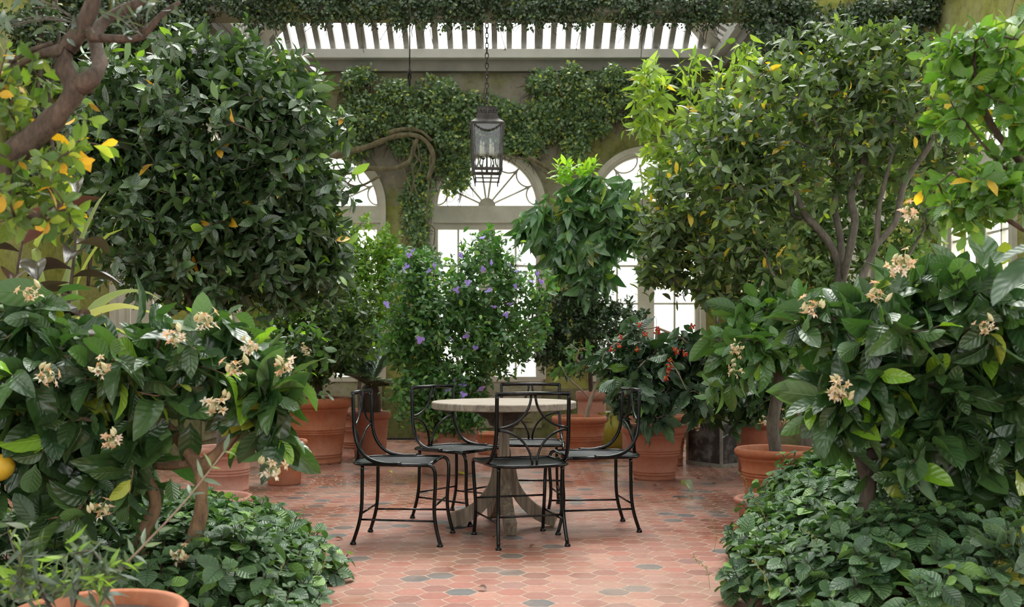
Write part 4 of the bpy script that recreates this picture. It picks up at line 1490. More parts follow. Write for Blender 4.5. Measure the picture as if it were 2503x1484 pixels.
# big ringed pot with dark citrus
pl = Plant('potted_orange_tree', 'dark bushy citrus tree in the largest ringed orange pot, behind the leftmost chair', 'tree', fl(772, 9.5))
pl.pot(0.335, 0.235, 0.615, M['terra'], 'ring')
b = pl.b
pl.grow([[b + V(0, 0, 0.5), b + V(0.02, 0, 0.72), P(765, 905, 9.5), P(750, 860, 9.45), P(760, 800, 9.4)],
         [P(765, 905, 9.5), P(830, 860, 9.5), P(870, 800, 9.5)], [P(765, 900, 9.5), P(700, 850, 9.4), P(670, 790, 9.4)]],
        [E(680, 860, 9.4, 70, 70, 0.35), E(730, 910, 9.3, 90, 45, 0.3), E(770, 830, 9.5, 130, 90, 0.5), E(850, 830, 9.4, 85, 80, 0.4), E(700, 780, 9.5, 90, 100, 0.4), E(820, 740, 9.6, 100, 90, 0.4)],
        800, 0.0025, 0.035, M['bark_brown'], R_(5), dict(t=T_ELL, n=9, L=0.085, c=colf((0.030, 0.070, 0.014), (0.075, 0.140, 0.028), (0.2, 0.34, 0.04), 0.08), m=LM, span=0.15, up=0.45))

# light green shrub in front of the pier
pl = Plant('tall_lime_green_shrub', 'tall light lime-green shrub against the left back window and green pier', 'shrub', fl(880, 11.0))
pl.pot(0.24, 0.18, 0.42, M['terra_d'], 'ring')
b = pl.b
pl.grow([[b + V(0, 0, 0.36), P(878, 950, 11.0), P(885, 850, 11.0), P(880, 740, 11.0), P(870, 640, 11.0)],
         [P(880, 860, 11), P(920, 760, 11), P(945, 660, 11)], [P(880, 860, 11), P(835, 760, 11), P(810, 650, 11)]],
        [E(880, 620, 11.0, 90, 95, 0.35), E(935, 640, 11.0, 60, 80, 0.3), E(830, 640, 11, 60, 100, 0.35), E(890, 740, 11.0, 100, 90, 0.4), E(850, 820, 11.0, 90, 70, 0.4)],
        750, 0.002, 0.022, M['bark_brown'], R_(6), dict(t=T_ELL, n=8, L=0.078, c=colf((0.085, 0.20, 0.02), (0.19, 0.34, 0.035), (0.32, 0.44, 0.05), 0.1), m=LM, span=0.14, up=0.4))

# cycad
def pinnate(g, base, d0, L, rng, col, curve=0.5, nleaf=34, ll=0.10):
    d0 = nrm(d0)
    t = np.linspace(0, 1, 14)
    side = nrm(np.cross(d0, [0, 0, 1]))
    pts = base + d0 * (t * L)[:, None] + np.array([0, 0, -1]) * (curve * L * t ** 2)[:, None]
    g.tube(pts, np.linspace(0.006, 0.002, 14), 5)
    g.col[-1][:, :3] = (0.10, 0.13, 0.05)
    tt = np.linspace(0.15, 0.99, nleaf)
    for s in (-1, 1):
        pos = np.stack([np.interp(tt, t, pts[:, k]) for k in range(3)], 1)
        tang = nrm(np.stack([np.interp(tt, t, np.gradient(pts[:, k])) for k in range(3)], 1))
        ax = nrm(tang * 0.75 + s * side + np.array([0, 0, 0.25]) + rng.normal(0, 0.05, (nleaf, 3)))
        LL = ll * np.sin(PI * (0.12 + 0.86 * tt)) ** 0.5
        place_leaves(g, T_NEED, pos, ax, np.tile([0, 0, 1.0], (nleaf, 1)), LL, np.array(col) * rng.uniform(0.8, 1.2, (nleaf, 1)), rng)


T_NEED = tpl_set(2, nl=2, nw=2, hw=0.11, prof='lan', droop=0.1)
pl = Plant('potted_cycad', 'spiky dark cycad with stiff feathery fronds in a brown pot behind the largest pot', 'cycad', fl(905, 9.9))
pl.pot(0.20, 0.15, 0.46, M['terra_d'], 'plain')
g = Geo()
g.lathe([(0.09, 0.40), (0.11, 0.5), (0.10, 0.62), (0.08, 0.7), (0.03, 0.74)], 14)
g.build('trunk', M['bark_dark'], pl.o)
g = Geo(); rr = R_(8)
for k in range(38):
    a = k * 2.4; el = 0.15 + 1.1 * ((k * 0.618) % 1)
    pinnate(g, pl.b + V(0, 0, 0.70), V(math.cos(a) * math.cos(el), math.sin(a) * math.cos(el), math.sin(el)), rr.uniform(0.5, 0.75), rr, (0.10, 0.16, 0.10), 0.25, 38, 0.12)
pl.shift(g).build('foliage', M['leaf_gloss'], pl.o)

# rubber plant with burgundy leaves
pl = Plant('rubber_plant', 'rubber plant with large dark burgundy leaves on thin upright stems at the left edge', 'rubber plant', fl(165, 5.2))
b = pl.b
g = Geo(); lg = Geo(); rr = R_(9)
for pts in ([b + V(0, 0, 0), P(160, 900, 5.2), P(168, 740, 5.2), P(182, 620, 5.2), P(188, 480, 5.2)], [b + V(0.02, 0, 0), P(60, 900, 5.3), P(40, 700, 5.3), P(60, 560, 5.3)], [b + V(0.05, 0.05, 0), P(120, 950, 5.0), P(110, 800, 5.0), P(90, 690, 5.0)]):
    c = catmull(pts, 0.05)
    gq = Geo(); gq.tube(c, np.linspace(0.016, 0.006, len(c)), 8); pl.shift(gq).build('stem', M['bark_brown'], pl.o)
    n = 15
    ix = np.linspace(len(c) * 0.45, len(c) - 1, n).astype(int)
    a = np.arange(n) * 2.4
    ax = np.stack([np.cos(a), np.sin(a), np.full(n, 0.25)], 1) + np.array([0, -0.15, 0])
    ax[-2:, 2] += 1.2
    place_leaves(lg, T_RUB, c[ix], ax, np.tile([0, 0, 1.0], (n, 1)) + rr.normal(0, 0.3, (n, 3)), rr.uniform(0.20, 0.28, n), palette(rr, n, (0.030, 0.022, 0.016), (0.055, 0.050, 0.028), (0.07, 0.03, 0.02), 0.2), rr)
pl.shift(lg).build('foliage', M['leaf_rubber'], pl.o)


def strap_plant(name, label, cat, base, leaves, mat, lm, rng, hw=0.05, foot=None):
    """long arching strap leaves: each leaf given by its run of points"""
    pl = Plant(name, label, cat, base)
    g = Geo()
    for pts, w, col in leaves:
        c = catmull(pts, 0.05)
        k = len(c)
        t = np.linspace(0, 1, k)
        tg = nrm(np.gradient(c, axis=0))
        s = nrm(np.cross(tg, np.tile([0, 0.25, 1.0], (k, 1))))
        up = np.cross(s, tg)
        wd = w * np.minimum(1, 0.35 + t * 2.2) * np.clip((1 - t) * 4, 0.02, 1) ** 0.6
        cols_ = np.array([-1, -0.5, 0, 0.5, 1.0])
        v = c[:, None, :] + s[:, None, :] * (wd[:, None] * cols_[None])[:, :, None] + up[:, None, :] * (wd[:, None] * np.abs(cols_)[None] * 0.35)[:, :, None]
        f = [[i * 5 + j, i * 5 + j + 1, (i + 1) * 5 + j + 1, (i + 1) * 5 + j] for i in range(k - 1) for j in range(4)]
        uv = np.stack([np.tile(cols_, (k, 1)), np.tile(t[:, None], (1, 5))], -1).reshape(-1, 2)
        g.add(v.reshape(-1, 3), np.array(f), uv=uv, col=np.array(col))
    pl.shift(g).build('foliage', lm, pl.o)
    return pl


cr = (0.34, 0.34, 0.20); ol = (0.20, 0.24, 0.07); gy = (0.20, 0.25, 0.16)
zb_ = 5.6
strap_plant('strap_leaf_lily', 'plant with long arching cream-olive strap leaves below the evergreen tree', 'lily', fl(210, zb_), [
    ([fl(210, zb_) + V(0, 0, 0.1), P(190, 860, zb_), P(200, 790, zb_), P(290, 755, zb_), P(365, 765, 5.5), P(420, 800, 5.4)], 0.050, cr),
    ([fl(210, zb_) + V(0, 0, 0.1), P(210, 900, zb_), P(220, 780, 5.7), P(280, 725, 5.7), P(350, 715, 5.7), P(395, 735, 5.7)], 0.045, gy),
    ([fl(215, zb_) + V(0, 0, 0.1), P(190, 880, 5.5), P(120, 760, 5.4), P(60, 770, 5.3), P(10, 830, 5.2)], 0.045, ol),
    ([fl(215, zb_) + V(0, 0.03, 0.1), P(180, 850, 5.7), P(190, 700, 5.8), P(250, 590, 5.9), P(300, 560, 5.9)], 0.035, ol),
    ([fl(205, zb_) + V(0, 0.03, 0.1), P(160, 850, 5.7), P(100, 700, 5.8), P(90, 600, 5.9), P(140, 520, 5.9)], 0.035, ol),
    ([fl(205, zb_) + V(0, 0.03, 0.1), P(230, 850, 5.6), P(250, 800, 5.5), P(330, 830, 5.4), P(390, 900, 5.3)], 0.040, cr),
    ([fl(215, zb_) + V(0.03, 0.03, 0.1), P(150, 830, 5.5), P(165, 690, 5.6), P(230, 520, 5.8), P(260, 470, 5.9)], 0.035, ol),
    ([fl(215, zb_) + V(0, -0.03, 0.1), P(190, 860, 5.5), P(150, 780, 5.3), P(80, 800, 5.2), P(20, 900, 5.1)], 0.045, gy),
], None, M['strap'], R_(10))


# foreground citrus on the left
def citrus_tree(name, label, base, polys, ells, n, seed, Z, nl=7, L=0.185, rt=0.034, mat='bark_tan', start=0.25, inner=0.4, extra=None, up=0.5, prad=None):
    pl = Plant(name, label, 'tree', base)
    pl.grow(polys, ells, n, 0.0028, rt, M[mat], R_(seed), dict(t=T_BIG, n=nl, L=L, c=c_cit, m=LB, span=0.20, up=up, droop=0.22, jit=0.4, ang=(30, 80)), inner=inner, start=start, wob=0.015, extra=extra, prad=prad)
    return pl


Zl = 4.1
bl = fl(372, Zl)
pl = citrus_tree('lemon_tree', 'broad-leaved lemon tree with cream blossom and knotted tan branches, nearest on the left', bl,
                 [[bl, P(345, 1330, Zl), P(380, 1240, Zl), P(368, 1190, Zl), P(335, 1130, Zl + .03), P(320, 1060, Zl + .03), P(290, 990, Zl)],
                  [bl + V(0.04, 0, 0), P(480, 1300, Zl), P(492, 1220, Zl), P(488, 1150, Zl), P(462, 1110, Zl), P(420, 1055, Zl), P(382, 1005, Zl), P(360, 930, Zl)],
                  [P(488, 1150, Zl), P(530, 1110, Zl), P(570, 1070, Zl), P(600, 1030, Zl), P(650, 995, Zl)],
                  [P(470, 1130, Zl), P(400, 1140, Zl + .05), P(345, 1135, Zl + .05)],
                  [P(320, 1060, Zl), P(220, 1020, Zl), P(120, 960, Zl)],
                  [P(300, 1000, Zl), P(200, 900, Zl), P(150, 830, Zl)],
                  [P(360, 940, Zl), P(420, 880, Zl), P(500, 830, Zl), P(560, 800, Zl)],
                  [P(600, 1030, Zl), P(660, 1060, Zl), P(700, 1090, Zl)]],
                 [E(90, 910, Zl, 150, 140, 0.35, 1.2), E(300, 920, Zl, 150, 90, 0.35), E(480, 860, Zl, 150, 90, 0.35), E(600, 940, Zl, 125, 80, 0.3), E(230, 1080, Zl, 170, 120, 0.3, 0.9), E(60, 1120, Zl, 130, 130, 0.3), E(680, 1050, Zl, 60, 70, 0.2, 0.6), E(240, 1230, Zl - .1, 150, 80, 0.2, 0.7), E(60, 750, Zl, 80, 50, 0.2, 0.4)],
                 200, 21, Zl, nl=7, L=0.19, rt=0.03, prad=[(0.032, 0.018), (0.036, 0.018), (0.028, 0.012), (0.02, 0.016), None, None, None, None])
place_copies(CIT[0], 'flower', M['petal'], pl.o, [P(x, y, z) for x, y, z in ((425, 820, 3.75), (505, 778, 3.8), (610, 845, 3.8), (570, 893, 3.75), (530, 985, 3.75), (270, 1072, 3.7), (247, 1240, 3.65), (440, 1352, 3.8), (120, 915, 3.7), (70, 712, 3.75), (690, 890, 3.85), (245, 895, 3.7), (668, 1142, 3.85))], R_(22), (0.9, 1.35))
place_copies(lemon_geo(0.048), 'lemon', M['lemon'], pl.o, [P(4, 1142, 3.9)], R_(23), (1.0, 1.05))

# olive shrub in the foreground pot
Zo = 2.75
pl = Plant('potted_olive_shrub', 'narrow-leaved olive shrub in the orange pot cut off by the bottom left corner', 'shrub', fl(240, Zo))
hpot = CH - (1486 - YH) * Zo / F
pl.pot(0.235, 0.17, hpot, M['terra'], 'plain', 0.9)
b = pl.b
pl.grow([[b + V(-0.08, 0, hpot * 0.85), P(200, 1400, Zo), P(190, 1330, Zo)], [b + V(-0.1, 0, hpot * 0.9), P(60, 1400, Zo), P(20, 1300, Zo), P(30, 1240, Zo)]],
        [E(60, 1370, Zo, 90, 90, 0.12), E(200, 1380, Zo, 120, 70, 0.15), E(290, 1400, Zo, 60, 40, 0.1), E(130, 1430, Zo - .1, 150, 40, 0.12)], 30, 0.0015, 0.006, M['bark_grey'], R_(24),
        dict(t=tpl_set(3, nl=4, nw=2, hw=0.11, prof='lan', droop=0.35), n=9, L=0.074, c=c_oli, m=LM, span=0.12, up=0.2, ang=(25, 60)), inner=0.5)
g = Geo()
c = catmull([b + V(-0.02, 0, hpot * 0.85), P(262, 1430, Zo), P(340, 1345, Zo), P(440, 1240, Zo), P(505, 1160, Zo), P(548, 1105, Zo)], 0.02)
g.tube(c, np.linspace(0.0038, 0.002, len(c)), 6)
pl.shift(g).build('shoot', M['bark_tan2'], pl.o)
lg = Geo(); rr = R_(25)
ix = np.repeat(np.linspace(3, len(c) - 1, 13).astype(int), 2)
sd = np.tile([1, -1], 13)
ax = nrm(np.gradient(c, axis=0))[ix] * 0.6 + sd[:, None] * np.array([0.6, -0.3, -0.35]) + rr.normal(0, 0.15, (26, 3))
place_leaves(lg, tpl_set(3, nl=4, nw=2, hw=0.12, prof='lan', droop=0.2), c[ix], ax, rr.normal(0, 1, (26, 3)) + np.array([0, -1, 1]), rr.uniform(0.04, 0.06, 26), palette(rr, 26, (0.10, 0.16, 0.11), (0.17, 0.23, 0.16)), rr)
pl.shift(lg).build('shoot_leaves', LM, pl.o)

# overhanging branch, top left, near the camera
Zn = 2.9
bn = fl(-420, Zn)
pl = Plant('overhanging_tree', 'nearest tree at top left, a thick bare curving brown branch with yellow-green leaves', 'tree', bn)
pl.grow([[bn, P(-420, 1000, Zn), P(-300, 560, Zn), P(-80, 440, Zn), P(20, 385, Zn), P(100, 320, Zn), P(155, 265, Zn), P(185, 215, Zn), P(160, 175, Zn), P(165, 120, Zn), P(205, 60, Zn), P(235, -20, Zn), P(260, -140, Zn)],
         [P(185, 215, Zn), P(225, 190, Zn), P(245, 150, Zn + .05), P(230, 90, Zn + .1), P(270, 40, Zn + .15), P(380, -10, Zn + .2)],
         [P(225, 92, Zn), P(300, 95, Zn), P(345, 90, Zn), P(390, 40, Zn), P(440, 5, Zn)],
         [P(20, 385, Zn), P(10, 480, Zn), P(60, 540, Zn), P(150, 500, Zn)],
         [P(-200, 500, Zn), P(-60, 300, Zn), P(30, 150, Zn), P(130, 105, Zn)],
         [P(160, 110, Zn), P(60, 150, Zn), P(-10, 190, Zn)]],
        [E(60, 500, Zn, 140, 90, 0.25), E(120, 420, Zn + .1, 110, 70, 0.2), E(190, 330, Zn + .1, 70, 40, 0.15, 0.7), E(50, 190, Zn, 80, 60, 0.2, 0.8), E(20, 260, Zn, 60, 60, 0.2, 0.8)], 74, 0.0018, 0.032, M['bark_brown'], R_(26),
        dict(t=T_OBO, n=6, L=0.068, c=c_yel, m=LM, span=0.05, up=0.3, ang=(35, 80)), inner=0.3, start=0.3, wob=0.012, prad=[(0.060, 0.018), (0.026, 0.012), (0.014, 0.006), (0.012, 0.004), (0.02, 0.006), (0.012, 0.003)])
tp = ell_pts(R_(27), [E(110, 60, Zn, 140, 60, 0.3), E(330, 50, Zn, 100, 50, 0.3)], 26)
lg = Geo()
rosettes(lg, T_LAN, tp, nrm(R_(28).normal(size=(26, 3))), R_(29), 4, 0.05, lambda N, b_, p: palette(R_(30), N, (0.04, 0.075, 0.045), (0.10, 0.145, 0.10)), span=0.06)
gs = Geo()
for p in tp:
    q = P(200, 60, Zn) if p[0] < P(220, 0, Zn)[0] else P(345, 90, Zn)
    gs.tube(catmull([q, (p + q) / 2 + V(0, 0, 0.02), p], 0.05), 0.0014, 4)
pl.shift(gs).build('twig', M['bark_grey'], pl.o)
pl.shift(lg).build('grey_foliage', LG, pl.o)

# ================================================================== centre
# purple-flowered shrub
pl = Plant('potted_purple_flowering_shrub', 'loose airy shrub with purple flowers in the weathered wide pot behind the table', 'shrub', fl(1095, 8.7))
pl.pot(0.27, 0.225, 0.385, M['terra_w'], 'plain', 0.88)
b = pl.b
Zq = 8.7
pl.grow([[b + V(0, 0, 0.33), P(1110, 980, Zq), P(1130, 900, Zq), P(1140, 820, Zq), P(1150, 720, Zq), P(1165, 620, Zq)],
         [b + V(0.02, 0, 0.33), P(1160, 950, Zq), P(1190, 850, Zq), P(1200, 780, Zq), P(1220, 690, Zq), P(1215, 600, Zq)],
         [P(1110, 980, Zq), P(1060, 880, Zq), P(1000, 800, Zq), P(960, 700, Zq)],
         [P(1160, 950, Zq), P(1230, 850, Zq - .1), P(1290, 800, Zq), P(1310, 730, Zq)],
         [P(1110, 960, Zq), P(1030, 920, Zq - .2), P(960, 870, Zq - .2)],
         [P(1060, 880, Zq), P(1040, 760, Zq), P(1020, 650, Zq), P(1050, 570, Zq)]],
        [E(1110, 850, Zq, 170, 110, 0.5, 1.5), E(1090, 760, Zq, 110, 70, 0.4), E(1000, 810, Zq, 80, 85, 0.4), E(1240, 820, Zq, 100, 90, 0.4, 0.7), E(1120, 700, Zq, 170, 80, 0.45, 0.8), E(1200, 620, Zq, 80, 60, 0.3, 0.4), E(1290, 700, Zq, 70, 50, 0.3, 0.6), E(1010, 660, Zq, 70, 60, 0.3, 0.6), E(1070, 965, Zq - .15, 120, 55, 0.4, 2.0), E(1080, 1025, Zq - .32, 115, 32, 0.14, 6.0), E(1190, 570, Zq, 30, 25, 0.1, 0.4)],
        1850, 0.0018, 0.014, M['bark_brown'], R_(31), dict(t=T_ELLW, n=8, L=0.066, c=c_brn, m=LM, span=0.18, up=0.6, ang=(50, 90)), inner=0.2, start=0.3)
fg = Geo()
for k, (dx, dy) in enumerate(((0, 0), (0.022, 0.012), (-0.018, 0.016), (0.004, -0.022))):
    f = petal_flower(5, 0.022, T_PETR, (0.34, 0.26, 0.66), 82, (0.7, 0.6, 0.5), 1, k)
    off = fg.n
    fg.v += [v + V(dx, dy, 0.006 * k) for v in f.v]; fg.f += [q + off for q in f.f]; fg.mi += f.mi; fg.uv += f.uv; fg.col += f.col; fg.n += f.n
FL = [(1143, 692), (1195, 712), (1237, 770), (1027, 832), (1143, 822), (1136, 850), (1160, 852), (1102, 830), (1131, 942), (1112, 930), (1095, 955), (1134, 965), (1178, 952), (1010, 615), (994, 652), (1050, 662), (1060, 650), (1203, 642), (1180, 583), (1245, 648), (1258, 700), (1248, 745), (1208, 752), (1300, 690), (1322, 690), (1077, 668), (1180, 657), (1312, 670), (943, 745), (1125, 625), (1265, 665), (988, 665), (1000, 625), (1116, 708)]
rr = R_(32)
place_copies(fg, 'flower', M['petal'], pl.o, [P(x, y, Zq - 0.5 + rr.uniform(0, 0.12)) for x, y in FL], rr, (0.6, 0.95), tiltdir=1)

# small pot behind it
pl = Plant('small_rear_pot', 'small orange terracotta pot of soil half hidden behind the wide weathered pot', 'pot', fl(1196, 10.3))
pl.pot(0.15, 0.11, 0.22, M['terra'], 'plain')

# small forked sapling in pot right of the table
pl = Plant('potted_forked_sapling', 'small pale-barked forked sapling in the pot behind the right end of the table', 'sapling', fl(1418, 9.76))
pl.pot(0.268, 0.19, 0.425, M['terra'], 'ring')
b = pl.b
Zf = 9.76
pl.grow([[b + V(0.06, 0, 0.36), P(1437, 1000, Zf), P(1443, 978, Zf), P(1418, 950, Zf), P(1390, 925, Zf), P(1372, 895, Zf)],
         [P(1443, 978, Zf), P(1456, 945, Zf), P(1462, 925, Zf), P(1440, 895, Zf), P(1400, 880, Zf)],
         [P(1443, 978, Zf), P(1480, 955, Zf), P(1500, 930, Zf)]],
        [E(1378, 880, Zf, 40, 40, 0.15), E(1420, 870, Zf, 40, 30, 0.15), E(1500, 925, Zf, 30, 30, 0.1)], 16, 0.0035, 0.022, M['bark_tan2'], R_(33),
        dict(t=T_ELLW, n=5, L=0.10, c=c_brn, m=LM, span=0.05), start=0.2, wob=0.01)

# droopy-leaved tree behind, in a tall pink pot
pl = Plant('potted_droopy_leaf_tree', 'tree with long drooping leaves and bright green tip, right of the lantern', 'tree', fl(1446, 10.9))
pl.pot(0.17, 0.15, 0.62, M['terra_p'], 'plain')
b = pl.b
Zd = 10.6
pl.grow([[b + V(0, 0, 0.55), P(1440, 880, 10.85), P(1432, 790, 10.8), P(1432, 720, 10.7), P(1420, 650, Zd), P(1410, 560, Zd), P(1410, 450, Zd)],
         [P(1432, 690, Zd), P(1470, 640, Zd), P(1500, 570, Zd), P(1520, 480, Zd)], [P(1425, 660, Zd), P(1380, 600, Zd), P(1340, 540, Zd), P(1300, 560, Zd)]],
        [E(1420, 500, Zd, 100, 90, 0.4), E(1500, 500, Zd, 90, 80, 0.4), E(1400, 600, Zd, 80, 70, 0.35), E(1315, 540, Zd, 60, 55, 0.3, 0.9), E(1530, 560, Zd, 55, 80, 0.3, 0.7), E(1450, 620, Zd, 70, 80, 0.3)],
        190, 0.003, 0.025, M['bark_brown'], R_(34), dict(t=T_MANGO, n=10, L=0.24, c=c_man, m=LG, span=0.18, up=0.3, droop=1.0, ang=(50, 100)), inner=0.2)
lg = Geo()
tp = ell_pts(R_(35), [E(1395, 415, Zd, 50, 30, 0.15), E(1440, 395, Zd, 25, 18, 0.1)], 16, 0.0)
rosettes(lg, T_ELL, tp, np.tile([0, 0, 1.0], (16, 1)) + R_(35).normal(0, 0.3, (16, 3)), R_(36), 9, 0.12, lambda N, b_, p: palette(R_(37), N, (0.22, 0.42, 0.03), (0.32, 0.52, 0.05)), span=0.1, up=0.6)
pl.shift(lg).build('young_foliage', LM, pl.o)

# dense dark shrub in yellow glazed pot
pl = Plant('potted_dense_dark_shrub', 'dense small-leaved dark shrub in a round olive-yellow glazed pot', 'shrub', fl(1505, 10.8))
pl.pot(0.19, 0.13, 0.40, M['olive_glaze'], 'urn')
b = pl.b
Zk = 10.8
pl.grow([[b + V(0, 0, 0.34), P(1490, 930, Zk), P(1450, 880, Zk), P(1420, 800, Zk), P(1410, 740, Zk)], [P(1490, 930, Zk), P(1520, 860, Zk), P(1540, 790, Zk)], [P(1450, 880, Zk), P(1380, 850, Zk), P(1330, 800, Zk)]],
        [E(1400, 790, Zk, 110, 85, 0.4), E(1340, 830, Zk, 60, 75, 0.35), E(1500, 800, Zk, 90, 70, 0.4), E(1420, 740, Zk, 90, 50, 0.35), E(1380, 880, Zk, 70, 45, 0.3, 0.7)],
        950, 0.002, 0.022, M['bark_brown'], R_(38), dict(t=T_ELL, n=9, L=0.068, c=c_drk, m=LG, span=0.12, up=0.4), inner=0.2)

# more pots at the back
pl = Plant('pale_pink_tall_pot', 'tall pale pink pot with a small leafy plant, behind the back of the rightmost chair', 'pot', fl(1551, 10.2))
pl.pot(0.15, 0.12, 0.58, M['terra_p'], 'plain')
pl.grow([[pl.b + V(0, 0, 0.5), pl.b + V(0, 0, 0.8)]], [(pl.b + V(0, 0, 0.85), (0.2, 0.2, 0.2))], 25, 0.0015, 0.01, M['bark_brown'], R_(39), dict(t=T_ELL, n=7, L=0.1, c=c_drk, m=LG), start=0.2)
pl = Plant('orange_rear_pot', 'bright orange ringed pot with dark leafy shrub, hidden behind the coffee plant pot', 'pot', fl(1628, 9.3))
pl.pot(0.20, 0.15, 0.46, M['terra'], 'ring')
pl.grow([[pl.b + V(0, 0, 0.4), pl.b + V(0, 0, 0.9)]], [(pl.b + V(0, 0, 0.95), (0.28, 0.25, 0.25))], 50, 0.0015, 0.014, M['bark_brown'], R_(40), dict(t=T_ELL, n=8, L=0.1, c=c_drk, m=LG), start=0.2)

# coffee plant
Zc2 = 8.27
pl = Plant('potted_coffee_plant', 'coffee plant with rippled leaves and red berries in the pot right of the table', 'coffee plant', fl(1599, Zc2))
pl.pot(0.27, 0.165, 0.445, M['terra_d'], 'ring', 0.82)
b = pl.b
pl.grow([[b + V(0, 0, 0.36), P(1600, 1000, Zc2), P(1602, 900, Zc2), P(1605, 800, Zc2), P(1603, 775, Zc2)],
         [P(1602, 800, Zc2), P(1540, 815, Zc2 - .1), P(1480, 860, Zc2 - .15)], [P(1603, 800, Zc2), P(1670, 830, Zc2 - .1), P(1720, 880, Zc2 - .1)],
         [P(1602, 860, Zc2), P(1560, 900, Zc2 - .3), P(1520, 960, Zc2 - .4)], [P(1602, 850, Zc2), P(1650, 900, Zc2 - .35), P(1680, 960, Zc2 - .35)], [P(1600, 900, Zc2), P(1590, 950, Zc2 - .25), P(1590, 990, Zc2 - .4)]],
        [E(1590, 870, Zc2, 110, 60, 0.35), E(1500, 890, Zc2, 60, 55, 0.3), E(1690, 890, Zc2, 60, 70, 0.3), E(1560, 950, Zc2 - .1, 90, 50, 0.3), E(1650, 960, Zc2 - .1, 70, 50, 0.3), E(1600, 1005, Zc2 - .3, 90, 25, 0.15, 0.9), E(1500, 970, Zc2 - .2, 45, 45, 0.2, 0.8), E(1710, 950, Zc2 - .2, 35, 50, 0.2, 0.7)],
        150, 0.0025, 0.018, M['bark_tan2'], R_(41), dict(t=T_COF, n=8, L=0.165, c=c_cof, m=LC, span=0.2, up=0.45, droop=0.75, ang=(55, 100)), inner=0.2, start=0.35)
BR = Geo(); rb = R_(42)
for k in range(11):
    c = rb.normal(0, 0.014, 3)
    BR.lathe([(0.001, -0.009), (0.006, -0.006), (0.0085, 0), (0.006, 0.006), (0.001, 0.009)], 8, c=c)
    BR.col[-1][:, :3] = ((0.55, 0.01, 0.02), (0.62, 0.03, 0.02), (0.5, 0.01, 0.03), (0.65, 0.22, 0.02), (0.3, 0.4, 0.03))[int(rb.choice([0, 0, 1, 1, 2, 3, 4]))]
place_copies(BR, 'berry_cluster', M['berry'], pl.o, [P(x, y, Zc2 - 0.42) for x, y in ((1609, 812), (1563, 795), (1517, 825), (1691, 799), (1514, 847), (1655, 862), (1675, 866), (1638, 882), (1633, 910), (1628, 926), (1531, 962), (1637, 898), (1607, 806), (1494, 855), (1557, 856), (1651, 855), (1578, 818))], rb, (0.7, 1.1))

# ================================================================== right side
# square planter with a citrus bush and the tall lime-green tree
Zs = 9.35
pl = Plant('square_planter_tree', 'slender lime-green leaved tree in the square black planter box with peeling paint', 'tree', fl(1760, Zs))
g = Geo()
A = 0.62
g.box((0, 0, 0.215), (0.42, 0.42, 0.37), A)
g.build('planter_box', M['box'], pl.o, smooth=False)
g = Geo()
for k in range(4):
    a = A + PI / 4 + k * PI / 2
    x, y = 0.297 * math.cos(a), 0.297 * math.sin(a)
    g.box((x, y, 0.21), (0.022, 0.022, 0.42), A)
    a2 = A + k * PI / 2
    g.box((0.212 * math.cos(a2), 0.212 * math.sin(a2), 0.015), (0.02, 0.43, 0.03), a2)
    g.box((0.212 * math.cos(a2), 0.212 * math.sin(a2), 0.405), (0.02, 0.43, 0.03), a2)
g.build('edge_trim', M['edge_metal'], pl.o, smooth=False)
g = Geo(); g.box((0, 0, 0.395), (0.39, 0.39, 0.02), A); g.build('soil', M['soil'], pl.o, smooth=False)
b = pl.b
Zt = 8.3
pl.grow([[b + V(0, 0, 0.38), P(1762, 900, Zs), P(1750, 750, Zs - .2), P(1720, 600, 8.9), P(1690, 450, 8.6), P(1680, 330, Zt), P(1690, 200, Zt)],
         [P(1700, 500, 8.6), P(1660, 400, Zt), P(1610, 300, Zt), P(1580, 200, Zt)], [P(1690, 400, 8.5), P(1740, 300, Zt), P(1790, 200, Zt), P(1820, 140, Zt)]],
        [E(1640, 300, Zt, 90, 100, 0.35), E(1620, 190, Zt, 60, 60, 0.3, 0.7), E(1740, 240, Zt, 80, 90, 0.35), E(1820, 150, Zt, 40, 60, 0.2, 0.6), E(1575, 240, Zt, 35, 110, 0.2, 0.5), E(1640, 400, Zt, 70, 50, 0.3), E(1700, 150, Zt, 50, 30, 0.2, 0.5)],
        135, 0.002, 0.022, M['bark_grey'], R_(43), dict(t=T_LAN, n=7, L=0.15, c=c_lime, m=LM, span=0.22, up=0.35, droop=0.25), inner=0.2)

# citrus bush in a brown pot behind the bowl-topped pot
Zb2 = 8.7
pl = Plant('potted_blossoming_citrus', 'bushy citrus with small cream blossoms in a dark orange pot behind the short-trunked tree', 'tree', fl(1850, 8.6))
pl.pot(0.20, 0.15, 0.47, M['terra_d'], 'plain')
b = pl.b
pl.grow([[b + V(0, 0, 0.4), P(1850, 980, 8.6), P(1830, 920, 8.6), P(1810, 880, 8.6)]],
        [E(1770, 960, 8.3, 95, 65, 0.3), E(1850, 950, 8.6, 90, 80, 0.3), E(1720, 990, 8.3, 50, 50, 0.25), E(1930, 960, 8.6, 60, 70, 0.3), E(1800, 1010, 8.3, 60, 35, 0.25)],
        120, 0.0025, 0.022, M['bark_grey'], R_(44), dict(t=T_ELLW, n=8, L=0.13, c=c_cit, m=LB, span=0.18, up=0.5, droop=0.3), inner=0.2, start=0.2)
place_copies(CIT[1], 'flower', M['petal'], pl.o, [P(x, y, 8.0) for x, y in ((1790, 905), (1745, 950), (1868, 1035), (1703, 1045), (1922, 1030), (1887, 1012), (1760, 860), (1730, 905))], R_(45), (0.7, 1.1))

